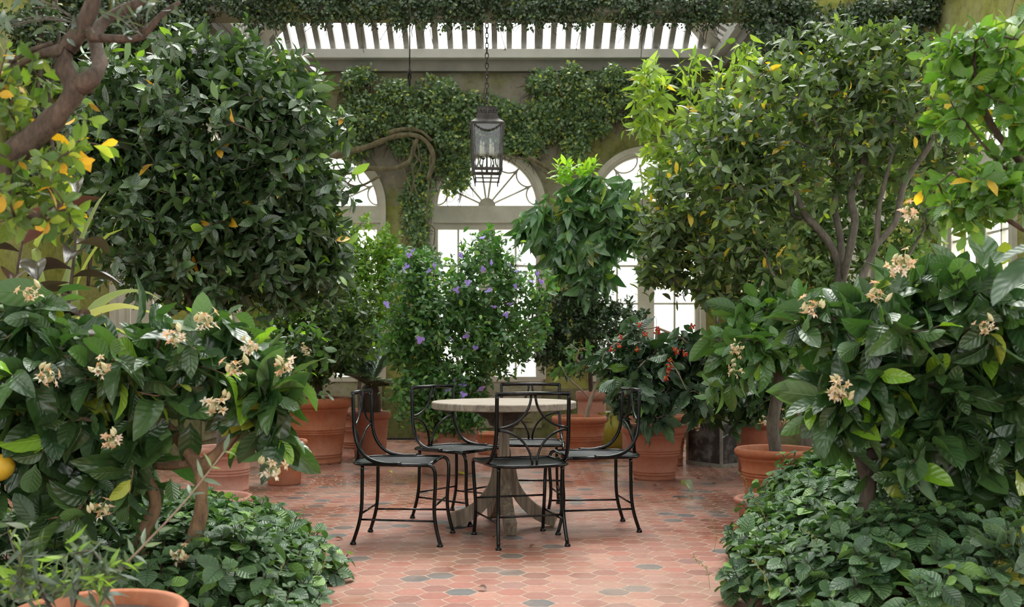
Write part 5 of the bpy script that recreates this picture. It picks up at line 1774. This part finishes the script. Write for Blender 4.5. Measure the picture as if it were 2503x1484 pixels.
# short thick trunk tree in wide rimmed pot
Z9 = 7.0
pl = Plant('potted_thick_trunk_tree', 'short tree with thick grey trunk in the wide-rimmed orange pot on the right', 'tree', fl(1898, Z9))
pl.pot(0.28, 0.205, 0.375, M['terra'], 'ring', 0.86)
b = pl.b
pl.grow([[b + V(0, 0, 0.31), P(1893, 1080, Z9), P(1888, 1040, Z9), P(1896, 990, Z9), P(1908, 940, Z9), P(1900, 890, Z9), P(1890, 850, Z9)],
         [P(1902, 900, Z9), P(1840, 860, Z9 - .1), P(1780, 850, Z9 - .2)], [P(1902, 900, Z9), P(1950, 850, Z9 - .1), P(1990, 800, Z9)]],
        [E(1870, 830, Z9 - .1, 130, 60, 0.3), E(1800, 880, Z9 - .1, 90, 45, 0.3), E(1960, 790, Z9, 100, 70, 0.35), E(1850, 760, Z9, 90, 40, 0.25), E(1760, 930, Z9 - .1, 60, 50, 0.2, 0.6)],
        90, 0.003, 0.043, M['bark_grey'], R_(46), dict(t=T_BIG, n=7, L=0.19, c=colf((0.045, 0.12, 0.028), (0.10, 0.22, 0.045), (0.2, 0.38, 0.03), 0.06), m=LB, span=0.2, up=0.5, droop=0.25, jit=0.4), inner=0.2, start=0.75)
place_copies(CIT[1], 'flower', M['petal'], pl.o, [P(x, y, 6.5) for x, y in ((1798, 850), (1790, 905), (1957, 765), (1975, 740), (1930, 1000), (1800, 860), (1950, 770))], R_(47), (0.9, 1.4))

pl = Plant('terracotta_bowl', 'low pink-brown terracotta bowl of soil at the edge of the right ground cover', 'planter bowl', fl(1872, 6.2))
pl.pot(0.19, 0.14, 0.145, M['terra_p'], 'bowl', 0.62)

# the big olive-green tree on the right
Zr = 7.4
br = fl(1972, 7.3)
pl = Plant('spreading_laurel_tree', 'large spreading olive-green tree with forking grey limbs filling the right side', 'tree', br)
pl.grow([[br, P(1970, 1130, 7.3), P(1985, 1030, 7.3), P(2010, 900, 7.35), P(2035, 780, 7.4), P(2050, 700, Zr), P(2052, 650, Zr), P(2030, 600, Zr), P(2000, 560, Zr), P(1965, 520, Zr), P(1930, 430, Zr)],
         [P(2052, 650, Zr), P(2055, 590, Zr), P(2040, 500, Zr), P(2050, 420, Zr), P(2020, 320, Zr)],
         [P(2058, 690, Zr), P(2075, 620, Zr - .1), P(2090, 540, Zr - .1), P(2080, 480, Zr - .1), P(2110, 400, Zr), P(2100, 280, Zr)],
         [P(2000, 950, Zr), P(2080, 740, Zr - .2), P(2105, 680, Zr - .2), P(2140, 600, Zr - .2), P(2150, 500, Zr - .2), P(2180, 380, Zr - .2)],
         [P(2140, 600, Zr - .2), P(2190, 540, Zr - .2), P(2210, 450, Zr - .2), P(2270, 360, Zr - .2), P(2280, 330, Zr - .2)],
         [P(2000, 800, Zr), P(1960, 720, Zr - .2), P(1900, 690, Zr - .3), P(1870, 620, Zr - .3)],
         [P(2010, 790, Zr), P(1930, 730, Zr - .1), P(1850, 730, Zr), P(1760, 725, Zr), P(1680, 690, Zr), P(1600, 680, Zr)],
         [P(2040, 730, Zr), P(2120, 700, Zr), P(2200, 650, Zr + .1), P(2260, 560, Zr + .1)]],
        [E(1950, 300, Zr, 260, 190, 0.7, 1.2), E(1750, 480, Zr, 190, 170, 0.6), E(2180, 260, Zr, 210, 190, 0.6), E(1680, 620, Zr, 140, 110, 0.5), E(1850, 630, Zr, 130, 80, 0.5, 0.8), E(2080, 120, Zr, 200, 80, 0.4), E(2290, 420, Zr + .2, 100, 160, 0.4, 0.8), E(1780, 330, Zr, 120, 120, 0.4), E(1900, 500, Zr + .3, 150, 90, 0.4, 0.6), E(1650, 530, Zr, 110, 90, 0.4), E(1610, 660, Zr, 80, 40, 0.3), E(1800, 720, Zr, 120, 50, 0.4), E(2330, 250, Zr + .3, 70, 130, 0.4)],
        1450, 0.0028, 0.050, M['bark_grey'], R_(48), dict(t=T_ELL, n=8, L=0.108, c=c_olv, m=LM, span=0.18, up=0.4, droop=0.05), inner=0.15, start=0.5, prad=[(0.055, 0.016), (0.03, 0.010), (0.03, 0.010), (0.036, 0.012), (0.022, 0.008), (0.02, 0.008), (0.024, 0.006), (0.02, 0.008)])

pl = Plant('potted_background_shrub', 'tall pale-green small-leaved shrub behind the limbs of the spreading olive-green tree', 'shrub', fl(2110, 9.2))
pl.pot(0.24, 0.18, 0.45, M['terra_d'], 'plain')
b = pl.b
pl.grow([[b + V(0, 0, 0.4), P(2110, 850, 9.2), P(2100, 700, 9.2), P(2120, 560, 9.2), P(2100, 420, 9.2)], [P(2105, 760, 9.2), P(2000, 640, 9.2), P(1960, 540, 9.2)], [P(2105, 760, 9.2), P(2200, 650, 9.2), P(2240, 520, 9.2)]],
        [E(2060, 600, 9.2, 130, 110, 0.3), E(1980, 520, 9.2, 80, 90, 0.3), E(2200, 560, 9.2, 90, 120, 0.3), E(2120, 420, 9.2, 110, 80, 0.3), E(2150, 720, 9.2, 130, 60, 0.3), E(1960, 680, 9.2, 80, 60, 0.3)],
        620, 0.002, 0.025, M['bark_grey'], R_(49), dict(t=T_ELL, n=8, L=0.10, c=colf((0.07, 0.14, 0.04), (0.16, 0.25, 0.08), (0.28, 0.37, 0.07), 0.08), m=LM, span=0.15, up=0.4), inner=0.2)

# yellow-green fan/strap palm behind on the right
Zy = 8.4
ye = (0.40, 0.38, 0.05); yg = (0.25, 0.33, 0.06); ycr = (0.5, 0.5, 0.32)
bp = fl(2330, Zy)
LV = []
rr = R_(50)
for k in range(26):
    a = rr.uniform(0, 2 * PI); el = rr.uniform(0.35, 1.2)
    d = V(math.cos(a) * math.cos(el), math.sin(a) * math.cos(el) * 0.6, math.sin(el))
    L = rr.uniform(0.6, 0.95)
    p0 = bp + V(-0.2, 0, 0.75)
    LV.append(([p0, p0 + d * L * 0.4, p0 + d * L * 0.75 + V(0, 0, -0.05), p0 + d * L - V(0, 0, 0.25)], 0.035, (ye, yg, ycr, yg)[k % 4]))
strap_plant('yellow_striped_palm', 'yellow and green strap-leaved palm-like plant behind the right trees, by the right wall', 'palm', bp, LV, None, M['strap'], rr)
g = Geo(); g.tube([V(-0.2, 0, 0), V(-0.22, 0, 0.4), V(-0.2, 0, 0.8)], [0.09, 0.07, 0.05], 10)
g.build('trunk', M['bark_brown'], bpy.data.objects['yellow_striped_palm'])

# bright green near shrub at top right
Zg = 3.6
bg_ = fl(2790, Zg)
pl = Plant('near_bright_green_tree', 'bright green thin-branched tree at the top right edge, close to the camera', 'tree', bg_)
pl.grow([[bg_, P(2790, 1000, Zg), P(2740, 700, Zg), P(2620, 500, Zg), P(2500, 400, Zg), P(2420, 300, Zg), P(2385, 200, Zg), P(2380, 150, Zg)],
         [P(2620, 500, Zg), P(2480, 430, Zg), P(2400, 350, Zg), P(2330, 260, Zg)], [P(2700, 620, Zg), P(2500, 560, Zg), P(2400, 480, Zg), P(2330, 420, Zg)], [P(2500, 400, Zg), P(2490, 200, Zg), P(2470, 60, Zg), P(2480, 0, Zg)]],
        [E(2420, 130, Zg, 130, 80, 0.3), E(2350, 220, Zg, 90, 80, 0.25, 0.9), E(2450, 270, Zg, 90, 90, 0.3), E(2400, 500, Zg, 120, 70, 0.25), E(2460, 420, Zg, 80, 70, 0.3), E(2330, 470, Zg, 60, 60, 0.2, 0.5)], 150, 0.0018, 0.02, M['bark_brown'], R_(51),
        dict(t=T_OBO, n=8, L=0.082, c=c_bri, m=LM, span=0.07, up=0.5), inner=0.2, start=0.3)

# foreground citrus on the right
Zx = 4.3
bx_ = fl(2170, Zx)
pl = citrus_tree('pomelo_tree', 'large-leaved citrus tree with twisted brown trunk, nearest on the right above the ground cover', bx_,
                 [[bx_, P(2130, 1380, Zx), P(2110, 1280, Zx), P(2125, 1180, Zx), P(2105, 1125, Zx), P(2150, 1105, Zx), P(2230, 1080, Zx), P(2300, 1040, Zx), P(2340, 960, Zx), P(2350, 860, Zx)],
                  [P(2110, 1130, Zx), P(2090, 1060, Zx), P(2060, 990, Zx), P(2040, 940, Zx)],
                  [P(2230, 1080, Zx), P(2220, 980, Zx), P(2170, 900, Zx), P(2140, 820, Zx), P(2120, 760, Zx)],
                  [P(2300, 1040, Zx), P(2420, 1010, Zx), P(2500, 950, Zx)],
                  [P(2140, 820, Zx), P(2060, 780, Zx), P(2000, 740, Zx)],
                  [P(2350, 870, Zx), P(2400, 780, Zx), P(2450, 700, Zx)],
                  [P(2180, 1100, Zx), P(2260, 1150, Zx), P(2340, 1180, Zx)]],
                 [E(2150, 800, Zx, 150, 90, 0.35), E(2300, 820, Zx, 160, 110, 0.35), E(2440, 900, Zx, 120, 150, 0.35), E(2280, 960, Zx, 160, 110, 0.3), E(2050, 960, Zx, 100, 70, 0.3), E(2400, 1070, Zx, 140, 90, 0.3), E(2130, 960, Zx, 110, 90, 0.3, 0.8), E(2250, 1130, Zx - .1, 90, 50, 0.2, 0.5), E(2330, 700, Zx, 110, 60, 0.3, 0.7), E(2480, 1150, Zx, 80, 90, 0.25, 0.7), E(1990, 800, Zx, 60, 50, 0.2, 0.5)],
                 235, 52, Zx, nl=7, L=0.20, rt=0.032, mat='bark_dark', extra=np.array([P(2225, 1135, Zx - .3), P(2240, 1120, Zx - .28)]))
place_copies(CIT[0], 'flower', M['petal'], pl.o, [P(x, y, 3.95) for x, y in ((2050, 945), (2190, 650), (2225, 515), (1980, 745), (2145, 715), (2405, 795), (2210, 635), (2050, 955))], R_(53), (0.9, 1.3))
# the blurred big leaf at the right edge, very near
Ze = 2.4
pl = Plant('near_drooping_leaf_branch', 'blurred branch of grey-green leaves at the right edge, very close to the camera', 'branch', fl(2950, Ze))
g = Geo()
c = catmull([fl(2950, Ze), P(2960, 1000, Ze), P(2800, 700, Ze), P(2640, 600, Ze), P(2520, 610, Ze)], 0.04)
g.tube(c, np.linspace(0.014, 0.004, len(c)), 7)
pl.shift(g).build('stem', M['bark_grey'], pl.o)
lg = Geo(); rr = R_(54)
pts = np.array([P(2560, 620, Ze), P(2540, 600, Ze), P(2560, 640, Ze), P(2600, 605, Ze)])
axs = np.array([[-1.0, -0.1, -0.62], [-0.7, 0.3, -0.2], [-0.5, -0.3, -1.0], [-0.2, 0.2, 0.8]])
place_leaves(lg, T_BIG, pts, axs, np.tile([-0.3, -0.6, 1.0], (4, 1)), np.array([0.19, 0.11, 0.14, 0.12]), np.tile([0.07, 0.125, 0.075], (4, 1)), rr)
pl.shift(lg).build('foliage', LM, pl.o)


# ------------------------------------------------------------------ mounds of ground cover
def groundcover(name, label, ells, n, seed, Lf=0.105, stalks=()):
    """ells: (cx, cy, rx, ry, height) of overlapping mounds on the floor"""
    rng = R_(seed)
    c0 = np.array([ells[0][0], ells[0][1], 0.0])
    pl = Plant(name, label, 'ground cover plant', c0)
    ar = np.array([e[2] * e[3] for e in ells])
    P0, D0 = [], []
    def hgt(p):
        h = np.zeros(len(p)); 
        for cx, cy_, rx, ry, hh in ells:
            q = 1 - ((p[:, 0] - cx) / rx) ** 2 - ((p[:, 1] - cy_) / ry) ** 2
            h = np.maximum(h, hh * np.sqrt(np.clip(q, 0, 1)))
        return h
    for (cx, cy_, rx, ry, hh), k in zip(ells, rng.multinomial(n, ar / ar.sum())):
        a = rng.random(k) * 2 * PI
        r = rng.random(k) ** 0.42
        p = np.stack([cx + rx * r * np.cos(a), cy_ + ry * r * np.sin(a)], 1)
        P0.append(p)
    p = np.vstack(P0)
    h = hgt(p)
    e = 0.03
    gx = (hgt(p + [e, 0]) - hgt(p - [e, 0])) / (2 * e); gy = (hgt(p + [0, e]) - hgt(p - [0, e])) / (2 * e)
    gx, gy = np.clip(gx, -2.5, 2.5), np.clip(gy, -2.5, 2.5)
    nm = nrm(np.stack([-gx, -gy, np.full(len(p), 0.9)], 1))
    d = nrm(nm + rng.normal(0, 0.22, nm.shape) + V(0, 0, 0.25))
    top = np.stack([p[:, 0], p[:, 1], np.maximum(h, 0.03)], 1) * 1.0 + rng.normal(0, 0.018, (len(p), 3)) + d * rng.uniform(0, 0.05, (len(p), 1))
    top[:, 2] = np.maximum(top[:, 2], 0.03)
    N = len(p)
    lg = Geo(); sg = Geo()
    e1 = nrm(np.cross(d, rng.normal(size=(N, 3)))); e2 = np.cross(d, e1)
    for lev, (off, sc, an) in enumerate(((0.0, 0.45, 40), (0.022, 0.85, 68), (0.055, 1.05, 80), (0.09, 1.0, 88))):
        for s in (-1, 1):
            r_ = (e1 if lev % 2 == 0 else e2) * s
            a = np.radians(an + rng.normal(0, 8, N))[:, None]
            ax = d * np.cos(a) + r_ * np.sin(a)
            ax = nrm(ax + V(0, 0, -0.15))
            col = palette(rng, N, (0.030, 0.085, 0.030), (0.090, 0.175, 0.062), (0.15, 0.28, 0.055), 0.06 + 0.10 * (lev == 0))
            place_leaves(lg, T_MINT, top - d * off, ax, d * 0.6 + V(0, 0, 0.6) + rng.normal(0, 0.2, (N, 3)), Lf * sc * rng.uniform(0.7, 1.15, N), col, rng)
    for i in range(N):
        q = top[i] - d[i] * 0.14
        q[2] = max(q[2], 0.0)
        root = V(c0[0] + (q[0] - c0[0]) * 0.8, c0[1] + (q[1] - c0[1]) * 0.8, 0.0) if i % 3 else q
        pts = [top[i], top[i] - d[i] * 0.07, q] + ([root] if i % 3 and q[2] > 0.06 else [])
        sg.tube(np.array(pts), 0.0022, 4, cap=False)
    pl.shift(sg).build('stem', M['stem_purple'], pl.o)['kind'] = 'stuff'
    pl.shift(lg).build('foliage', M['leaf_mint'], pl.o)
    # thin flower spikes standing out of the mound
    fs = Geo()
    for (q0, q1) in stalks:
        cc = catmull([q0, (q0 + q1) / 2 + V(0.02, 0, 0.01), q1], 0.02)
        fs.tube(cc, 0.0012, 4)
        for t in cc[len(cc) // 3:]:
            for z in range(2):
                fs.lathe([(0.001, -0.004), (0.003, 0), (0.001, 0.004)], 5, c=t + rng.normal(0, 0.004, 3))
    if stalks:
        pl.shift(fs).build('flower_spike', plain('spike_green', (0.30, 0.30, 0.10), 0.6), pl.o)
    return pl


def pf(px, py):
    """floor point under a picture position"""
    Z = CH * F / (py - YH)
    return (px - W / 2) * Z / F, Z


groundcover('trailing_mint_mound', 'low mound of ribbed green leaves at bottom left, spilling onto the tiles',
            [(-1.62, 4.75, 0.72, 0.75, 0.30), (-1.35, 4.15, 0.55, 0.6, 0.28), (-1.9, 5.2, 0.6, 0.6, 0.28), (-1.15, 4.55, 0.36, 0.55, 0.2), (-1.05, 3.85, 0.35, 0.4, 0.14), (-2.2, 4.4, 0.6, 0.9, 0.3)], 620, 61,
            stalks=[(P(560 + 0 * k, 1300, 4.6), P(620, 1255, 4.5)) for k in range(1)] + [(P(715, 1290, 5.0), P(742, 1235, 5.0)), (P(760, 1430, 4.1), P(800, 1340, 4.2)), (P(650, 1440, 3.9), P(690, 1380, 4.0))])
groundcover('leafy_mint_mound', 'wide mound of ribbed dark green leaves at bottom right below the large-leaved citrus',
            [(2.05, 5.0, 0.85, 0.85, 0.48), (1.55, 4.7, 0.55, 0.65, 0.30), (1.25, 4.15, 0.40, 0.5, 0.24), (1.75, 4.1, 0.7, 0.6, 0.38), (2.5, 4.6, 0.8, 0.9, 0.42), (1.95, 5.7, 0.62, 0.55, 0.46), (1.5, 3.75, 0.55, 0.4, 0.28), (2.15, 6.1, 0.5, 0.4, 0.5)], 950, 62,
            stalks=[(P(1875, 1330, 4.6), P(1850, 1230, 4.6)), (P(1885, 1480, 3.7), P(1840, 1370, 3.7)), (P(1735, 1440, 4.0), P(1695, 1360, 4.0)), (P(1745, 1350, 4.8), P(1735, 1270, 4.8)), (P(1990, 1340, 4.0), P(1970, 1300, 4.0)), (P(1830, 1210, 6.0), P(1800, 1150, 6.0))])

# grey leaning leaves at the right edge of the mound
Zw = 3.7
pl = Plant('silvery_leaf_shrub', 'shrub with silvery veined leaves and yellowish fronds at the bottom right corner', 'shrub', fl(2440, Zw))
pl.grow([[pl.b, P(2430, 1400, Zw), P(2440, 1300, Zw)], [pl.b + V(0.05, 0, 0), P(2500, 1420, Zw), P(2520, 1350, Zw)]],
        [E(2430, 1390, Zw, 70, 70, 0.2), E(2490, 1330, Zw, 60, 60, 0.2)], 34, 0.002, 0.01, M['bark_brown'], R_(63),
        dict(t=T_MINT, n=7, L=0.09, c=colf((0.06, 0.13, 0.06), (0.13, 0.20, 0.12), (0.36, 0.36, 0.05), 0.15), m=M['leaf_mint'], span=0.12), inner=0.1)
pl = Plant('terracotta_pot_at_edge', 'reddish brown terracotta pot at the right edge behind the mint mound', 'pot', fl(2480, 4.9))
pl.pot(0.21, 0.16, 0.50, M['terra_d'], 'plain')
strap_plant('striped_spider_plant', 'striped yellow-green narrow-leaved plant at the right edge by the brown pot', 'plant', fl(2470, 4.5), [
    ([fl(2470, 4.5), P(2465, 1330, 4.4), P(2440 + 22 * k, 1250 + 10 * (k % 3), 4.3), P(2410 + 35 * k, 1300, 4.2)], 0.014, ((0.42, 0.45, 0.18), (0.22, 0.33, 0.08))[k % 2]) for k in range(6)], None, M['strap'], R_(64))


# ------------------------------------------------------------------ creeping fig on walls and beam
def ivy(name, label, base, blobs, n, L, cols, seed, nstem=0, stems=(), face=(0, -1, 0.35), stem_mat='bark_brown', twig=None):
    """blobs: (centre, radii, weight); leaves on the skins of flat mounds"""
    rng = R_(seed)
    pl = Plant(name, label, 'climbing plant', base)
    lg = Geo()
    w = np.array([b[2] * b[1][0] * b[1][2] for b in blobs])
    pos, out = [], []
    for (c, r, _), k in zip(blobs, rng.multinomial(n, w / w.sum())):
        c, r = np.array(c), np.array(r)
        ns = max(3, int(r[0] * r[2] / 0.0028))
        cd = nrm(rng.normal(size=(ns, 3))) * (rng.random(ns) ** 0.45)[:, None]
        cen = c + cd * r * 0.85
        sr = rng.uniform(0.05, 0.105, ns)
        q = rng.integers(0, ns, k)
        d = nrm(rng.normal(size=(k, 3)))
        rr_ = np.where(rng.random(k) < 0.75, rng.uniform(0.8, 1.15, k), rng.uniform(0.2, 1.0, k))
        pos.append(cen[q] + d * (rr_ * sr[q])[:, None])
        out.append(d)
    pos, out = np.vstack(pos), np.vstack(out)
    N = len(pos)
    ax = nrm(out * 0.6 + rng.normal(0, 0.6, (N, 3)) + V(0, -0.2, -0.25))
    nm = np.array(face) + out * 0.4 + rng.normal(0, 0.4, (N, 3))
    place_leaves(lg, T_SMALL, pos, ax, nm, L * rng.uniform(0.6, 1.25, N), cols(rng, N, 1.0, pos), rng)
    pl.shift(lg).build('foliage', M['leaf_small'], pl.o)
    sg = Geo()
    for k in range(nstem):
        i = rng.integers(0, N)
        p = pos[i] + V(0, 0.05, -0.03); q = p + rng.normal(0, 0.07, 3) * V(1, 0.4, 1.2) - V(0, 0, 0.05)
        sg.tube([p, (p + q) / 2 + rng.normal(0, 0.02, 3), q], 0.0035, 4, cap=False)
    if nstem: pl.shift(sg).build('twig', M[twig or stem_mat], pl.o)['kind'] = 'stuff'
    for pts, r in stems:
        s2 = Geo()
        c = catmull(pts, 0.06)
        s2.tube(c, np.linspace(r, r * 0.6, len(c)) * (1 + 0.12 * np.sin(np.arange(len(c)) * 1.3)), 8)
        pl.shift(s2).build('stem', M[stem_mat], pl.o)
    return pl


def BW(px, py, rx, ry, d=0.2, w=1.0, Z=None):
    Z = (ZB - 0.19) if Z is None else Z
    return (P(px, py, Z), (rx * Z / F, d, ry * Z / F), w)


Zv = ZB - 0.40
def PV(*a): return [P(x, y, Zv) for x, y in a]
ivy('creeping_fig_on_back_wall', 'creeping fig draped in mounds along the top of the back wall above the arched windows', P(1040, 300, ZB),
    [BW(1180, 300, 120, 50, 0.15), BW(960, 290, 120, 50, 0.15), BW(1400, 300, 120, 40, 0.12, 0.8), BW(1450, 235, 160, 45, 0.15), BW(870, 205, 50, 42), BW(905, 270, 75, 60, 0.2), BW(860, 300, 50, 60), BW(975, 235, 50, 38), BW(1060, 235, 80, 42, 0.22), BW(1050, 300, 110, 45, 0.2), BW(1120, 265, 70, 45, 0.2), BW(1110, 340, 75, 55), BW(1210, 275, 55, 40), BW(1240, 320, 60, 55, 0.15), BW(1330, 215, 45, 45, 0.2), BW(1400, 205, 65, 40, 0.22), BW(1480, 195, 60, 38, 0.2), BW(1570, 205, 70, 36, 0.2), BW(1650, 220, 60, 45, 0.2), BW(1340, 280, 60, 55), BW(1430, 265, 80, 35), BW(1540, 260, 90, 30), BW(1300, 340, 60, 45), BW(1410, 340, 35, 50, 0.1, 0.6), BW(1000, 350, 60, 35, 0.12, 0.5), BW(870, 360, 50, 30, 0.12, 0.5),
     BW(1012, 500, 34, 55, 0.12), BW(1015, 560, 30, 45, 0.1), BW(1025, 440, 28, 40, 0.1, 0.7), BW(1035, 410, 22, 50, 0.1, 0.6), BW(1040, 620, 22, 25, 0.08, 0.8), BW(1120, 410, 34, 26, 0.1, 0.9), BW(1115, 445, 30, 22, 0.1, 0.8), BW(1085, 400, 25, 35, 0.08, 0.4)],
    78000, 0.052, c_ivy_lit, 70, 5000,
    stems=[(PV((640, 410), (760, 400), (850, 372), (900, 358), (960, 335), (1010, 330), (1045, 350), (1060, 390), (1045, 440)), 0.042),
           (PV((950, 325), (990, 315), (1030, 322), (1055, 345)), 0.03),
           (PV((700, 440), (800, 425), (860, 420), (900, 412), (960, 412), (1000, 395), (1012, 360), (1020, 340)), 0.044),
           (PV((1010, 345), (1014, 380), (1030, 400), (1012, 440), (1008, 470)), 0.012),
           (PV((1020, 350), (1025, 385), (1010, 410), (1012, 450), (1022, 480)), 0.010),
           (PV((985, 400), (995, 440), (1005, 460), (1000, 490)), 0.010),
           (PV((1052, 380), (1050, 430), (1046, 480), (1044, 540), (1062, 560), (1060, 600)), 0.012),
           (PV((1290, 385), (1320, 400), (1350, 420), (1370, 440)), 0.03),
           (PV((1300, 395), (1330, 420), (1362, 445)), 0.02),
           (PV((960, 430), (970, 460), (985, 480)), 0.012),
           (PV((1230, 380), (1290, 390), (1330, 380)), 0.012),
           (PV((815, 420), (850, 450), (880, 455), (930, 430)), 0.022),
           (PV((1360, 180), (1365, 200), (1372, 235)), 0.008)], stem_mat='bark_moss', twig='bark_brown')

Zm = ZF - 0.05
rg = R_(71)
bl_ = [BW(x, 8 + rg.uniform(-6, 8), 45, 24 + rg.uniform(-4, 8), 0.2, 1.0, Zm) for x in range(470, 1960, 42)]
bl_ += [BW(x + rg.uniform(-20, 20), 42 + rg.uniform(-4, 6), rg.uniform(14, 30), rg.uniform(10, 20), 0.12, 0.7, Zm) for x in range(600, 1880, 36)]
bl_ += [BW(x, -40, 70, 35, 0.22, 0.5, Zm) for x in range(470, 1960, 90)]
ivy('creeping_fig_on_beam', 'backlit-dark creeping fig hanging in a ragged fringe from the near roof beam across the top', P(1200, 0, Zm), bl_, 30000, 0.042, c_ivd, 72, 900, stem_mat='bark_dark')
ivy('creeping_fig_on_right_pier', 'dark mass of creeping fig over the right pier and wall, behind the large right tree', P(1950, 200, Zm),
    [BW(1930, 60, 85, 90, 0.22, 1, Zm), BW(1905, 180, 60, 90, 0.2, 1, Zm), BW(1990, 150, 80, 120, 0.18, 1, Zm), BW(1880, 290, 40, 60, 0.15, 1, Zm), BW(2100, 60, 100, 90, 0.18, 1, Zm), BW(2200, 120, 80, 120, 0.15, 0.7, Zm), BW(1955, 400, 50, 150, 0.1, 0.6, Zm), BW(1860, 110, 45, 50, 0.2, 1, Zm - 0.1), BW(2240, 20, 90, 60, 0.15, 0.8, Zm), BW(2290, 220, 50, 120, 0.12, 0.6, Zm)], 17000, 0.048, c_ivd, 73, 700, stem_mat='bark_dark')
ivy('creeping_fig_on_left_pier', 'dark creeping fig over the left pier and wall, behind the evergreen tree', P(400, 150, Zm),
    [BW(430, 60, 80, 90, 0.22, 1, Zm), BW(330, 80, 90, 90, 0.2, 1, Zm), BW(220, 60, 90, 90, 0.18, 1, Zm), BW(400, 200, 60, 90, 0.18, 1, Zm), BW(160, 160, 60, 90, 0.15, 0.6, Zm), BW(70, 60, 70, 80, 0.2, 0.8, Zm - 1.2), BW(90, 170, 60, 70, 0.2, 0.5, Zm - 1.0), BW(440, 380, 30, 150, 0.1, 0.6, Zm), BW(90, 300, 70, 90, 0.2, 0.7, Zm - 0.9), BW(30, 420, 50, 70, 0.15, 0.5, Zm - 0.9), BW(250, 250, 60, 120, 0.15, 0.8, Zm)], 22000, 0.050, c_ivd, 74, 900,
    stems=[([P(130, -20, 8.8), P(140, 120, 8.8), P(120, 260, 8.8), P(135, 420, 8.8)], 0.03), ([P(95, -10, 8.6), P(100, 150, 8.6), P(80, 300, 8.6)], 0.02), ([P(240, 0, 9.7), P(225, 180, 9.7), P(240, 400, 9.7), P(215, 700, 9.7)], 0.03)], stem_mat='bark_dark')

# ------------------------------------------------------------------ fallen leaves and blossom on the tiles
rr = R_(80)
lf = [(1128, 1162, 'y'), (1142, 1176, 'y'), (1680, 1205, 'g'), (955, 1157, 'y'), (1070, 1180, 'y'), (1660, 1222, 'b'), (1692, 1219, 'b'), (1465, 1171, 'b'), (1416, 1160, 'b'), (1680, 1097, 'g'), (1735, 1144, 'b'), (1753, 1163, 'b'), (1741, 1150, 'b'), (1708, 1173, 'b'), (1790, 1145, 'b'), (1745, 1185, 'b'), (960, 1205, 'b'), (1300, 1338, 'b'), (1510, 1165, 'b'), (830, 1320, 'b'), (1440, 1120, 'b'), (1205, 1317, 'b'), (1180, 1444, 'b'), (1010, 1156, 'y'), (1600, 1190, 'b')]
names = {'y': ((0.45, 0.46, 0.08), 'yellow-green'), 'g': ((0.13, 0.17, 0.05), 'curled olive-green'), 'b': ((0.13, 0.06, 0.03), 'small dry brown')}
where = {0: 'beside the foot of the weathered pot, the larger one', 1: 'just in front of the larger yellow one by the weathered pot', 2: 'the largest, on the wet tiles right of the coffee plant pot', 3: 'left of the weathered pot under the chair behind the table', 4: 'between the legs of the rear left chair', 9: 'standing on edge by the square black planter', 23: 'at the left foot of the weathered pot'}
for i, (px, py, k) in enumerate(lf):
    x, y = pf(px, py)
    g = Geo()
    c = V(x, y, 0.012 if i != 9 else 0.03)
    a = rr.uniform(0, 6.28)
    L = {0: 0.085, 1: 0.06, 2: 0.13, 9: 0.07}.get(i, rr.uniform(0.03, 0.055))
    vt, f, uv = leaf_tpl(5, 4, 0.3, 'ell', 0.35, 0.25 if i != 9 else -0.6, 0.05)
    v = vt * L
    v[:, 1] -= L / 2
    ca, sa = math.cos(a), math.sin(a)
    v = np.stack([v[:, 0] * ca - v[:, 1] * sa, v[:, 0] * sa + v[:, 1] * ca, v[:, 2]], 1)
    v[:, 2] -= v[:, 2].min() - 0.001
    if i == 2: v[:, 2] *= 1.8
    g.add(v, f, uv=uv, col=names[k][0])
    o = g.build('fallen_leaf', LM, loc=(x, y, 0))
    if i in where:
        tag(o, names[k][1] + ' fallen leaf ' + where[i], 'leaf', 'fallen leaves on the tiles')
    else:
        tag(o, names[k][1] + ' fallen leaf scattered on the terracotta tiles', 'leaf', 'small brown fallen leaves')
g = Geo()
rr = R_(81)
for k in range(130):
    px, py = (rr.normal(800, 55), rr.normal(1178, 9)) if k < 85 else (rr.uniform(620, 1000), rr.uniform(1140, 1230))
    x, y = pf(px, py)
    L = rr.uniform(0.008, 0.018)
    a = rr.uniform(0, 6.28)
    vt, f, uv = leaf_tpl(2, 2, 0.35, 'ell', 0.3, 0.2)
    v = vt * L
    v = np.stack([v[:, 0] * math.cos(a) - v[:, 1] * math.sin(a) + x, v[:, 0] * math.sin(a) + v[:, 1] * math.cos(a) + y, v[:, 2] - v[:, 2].min() + 0.002], 1)
    g.add(v, f, uv=uv, col=(0.75, 0.68, 0.45))
tag(g.build('fallen_petals', M['petal']), 'scattered pale cream petals on the tiles left of the chairs, beside the small pot', 'petals', None, 'stuff')
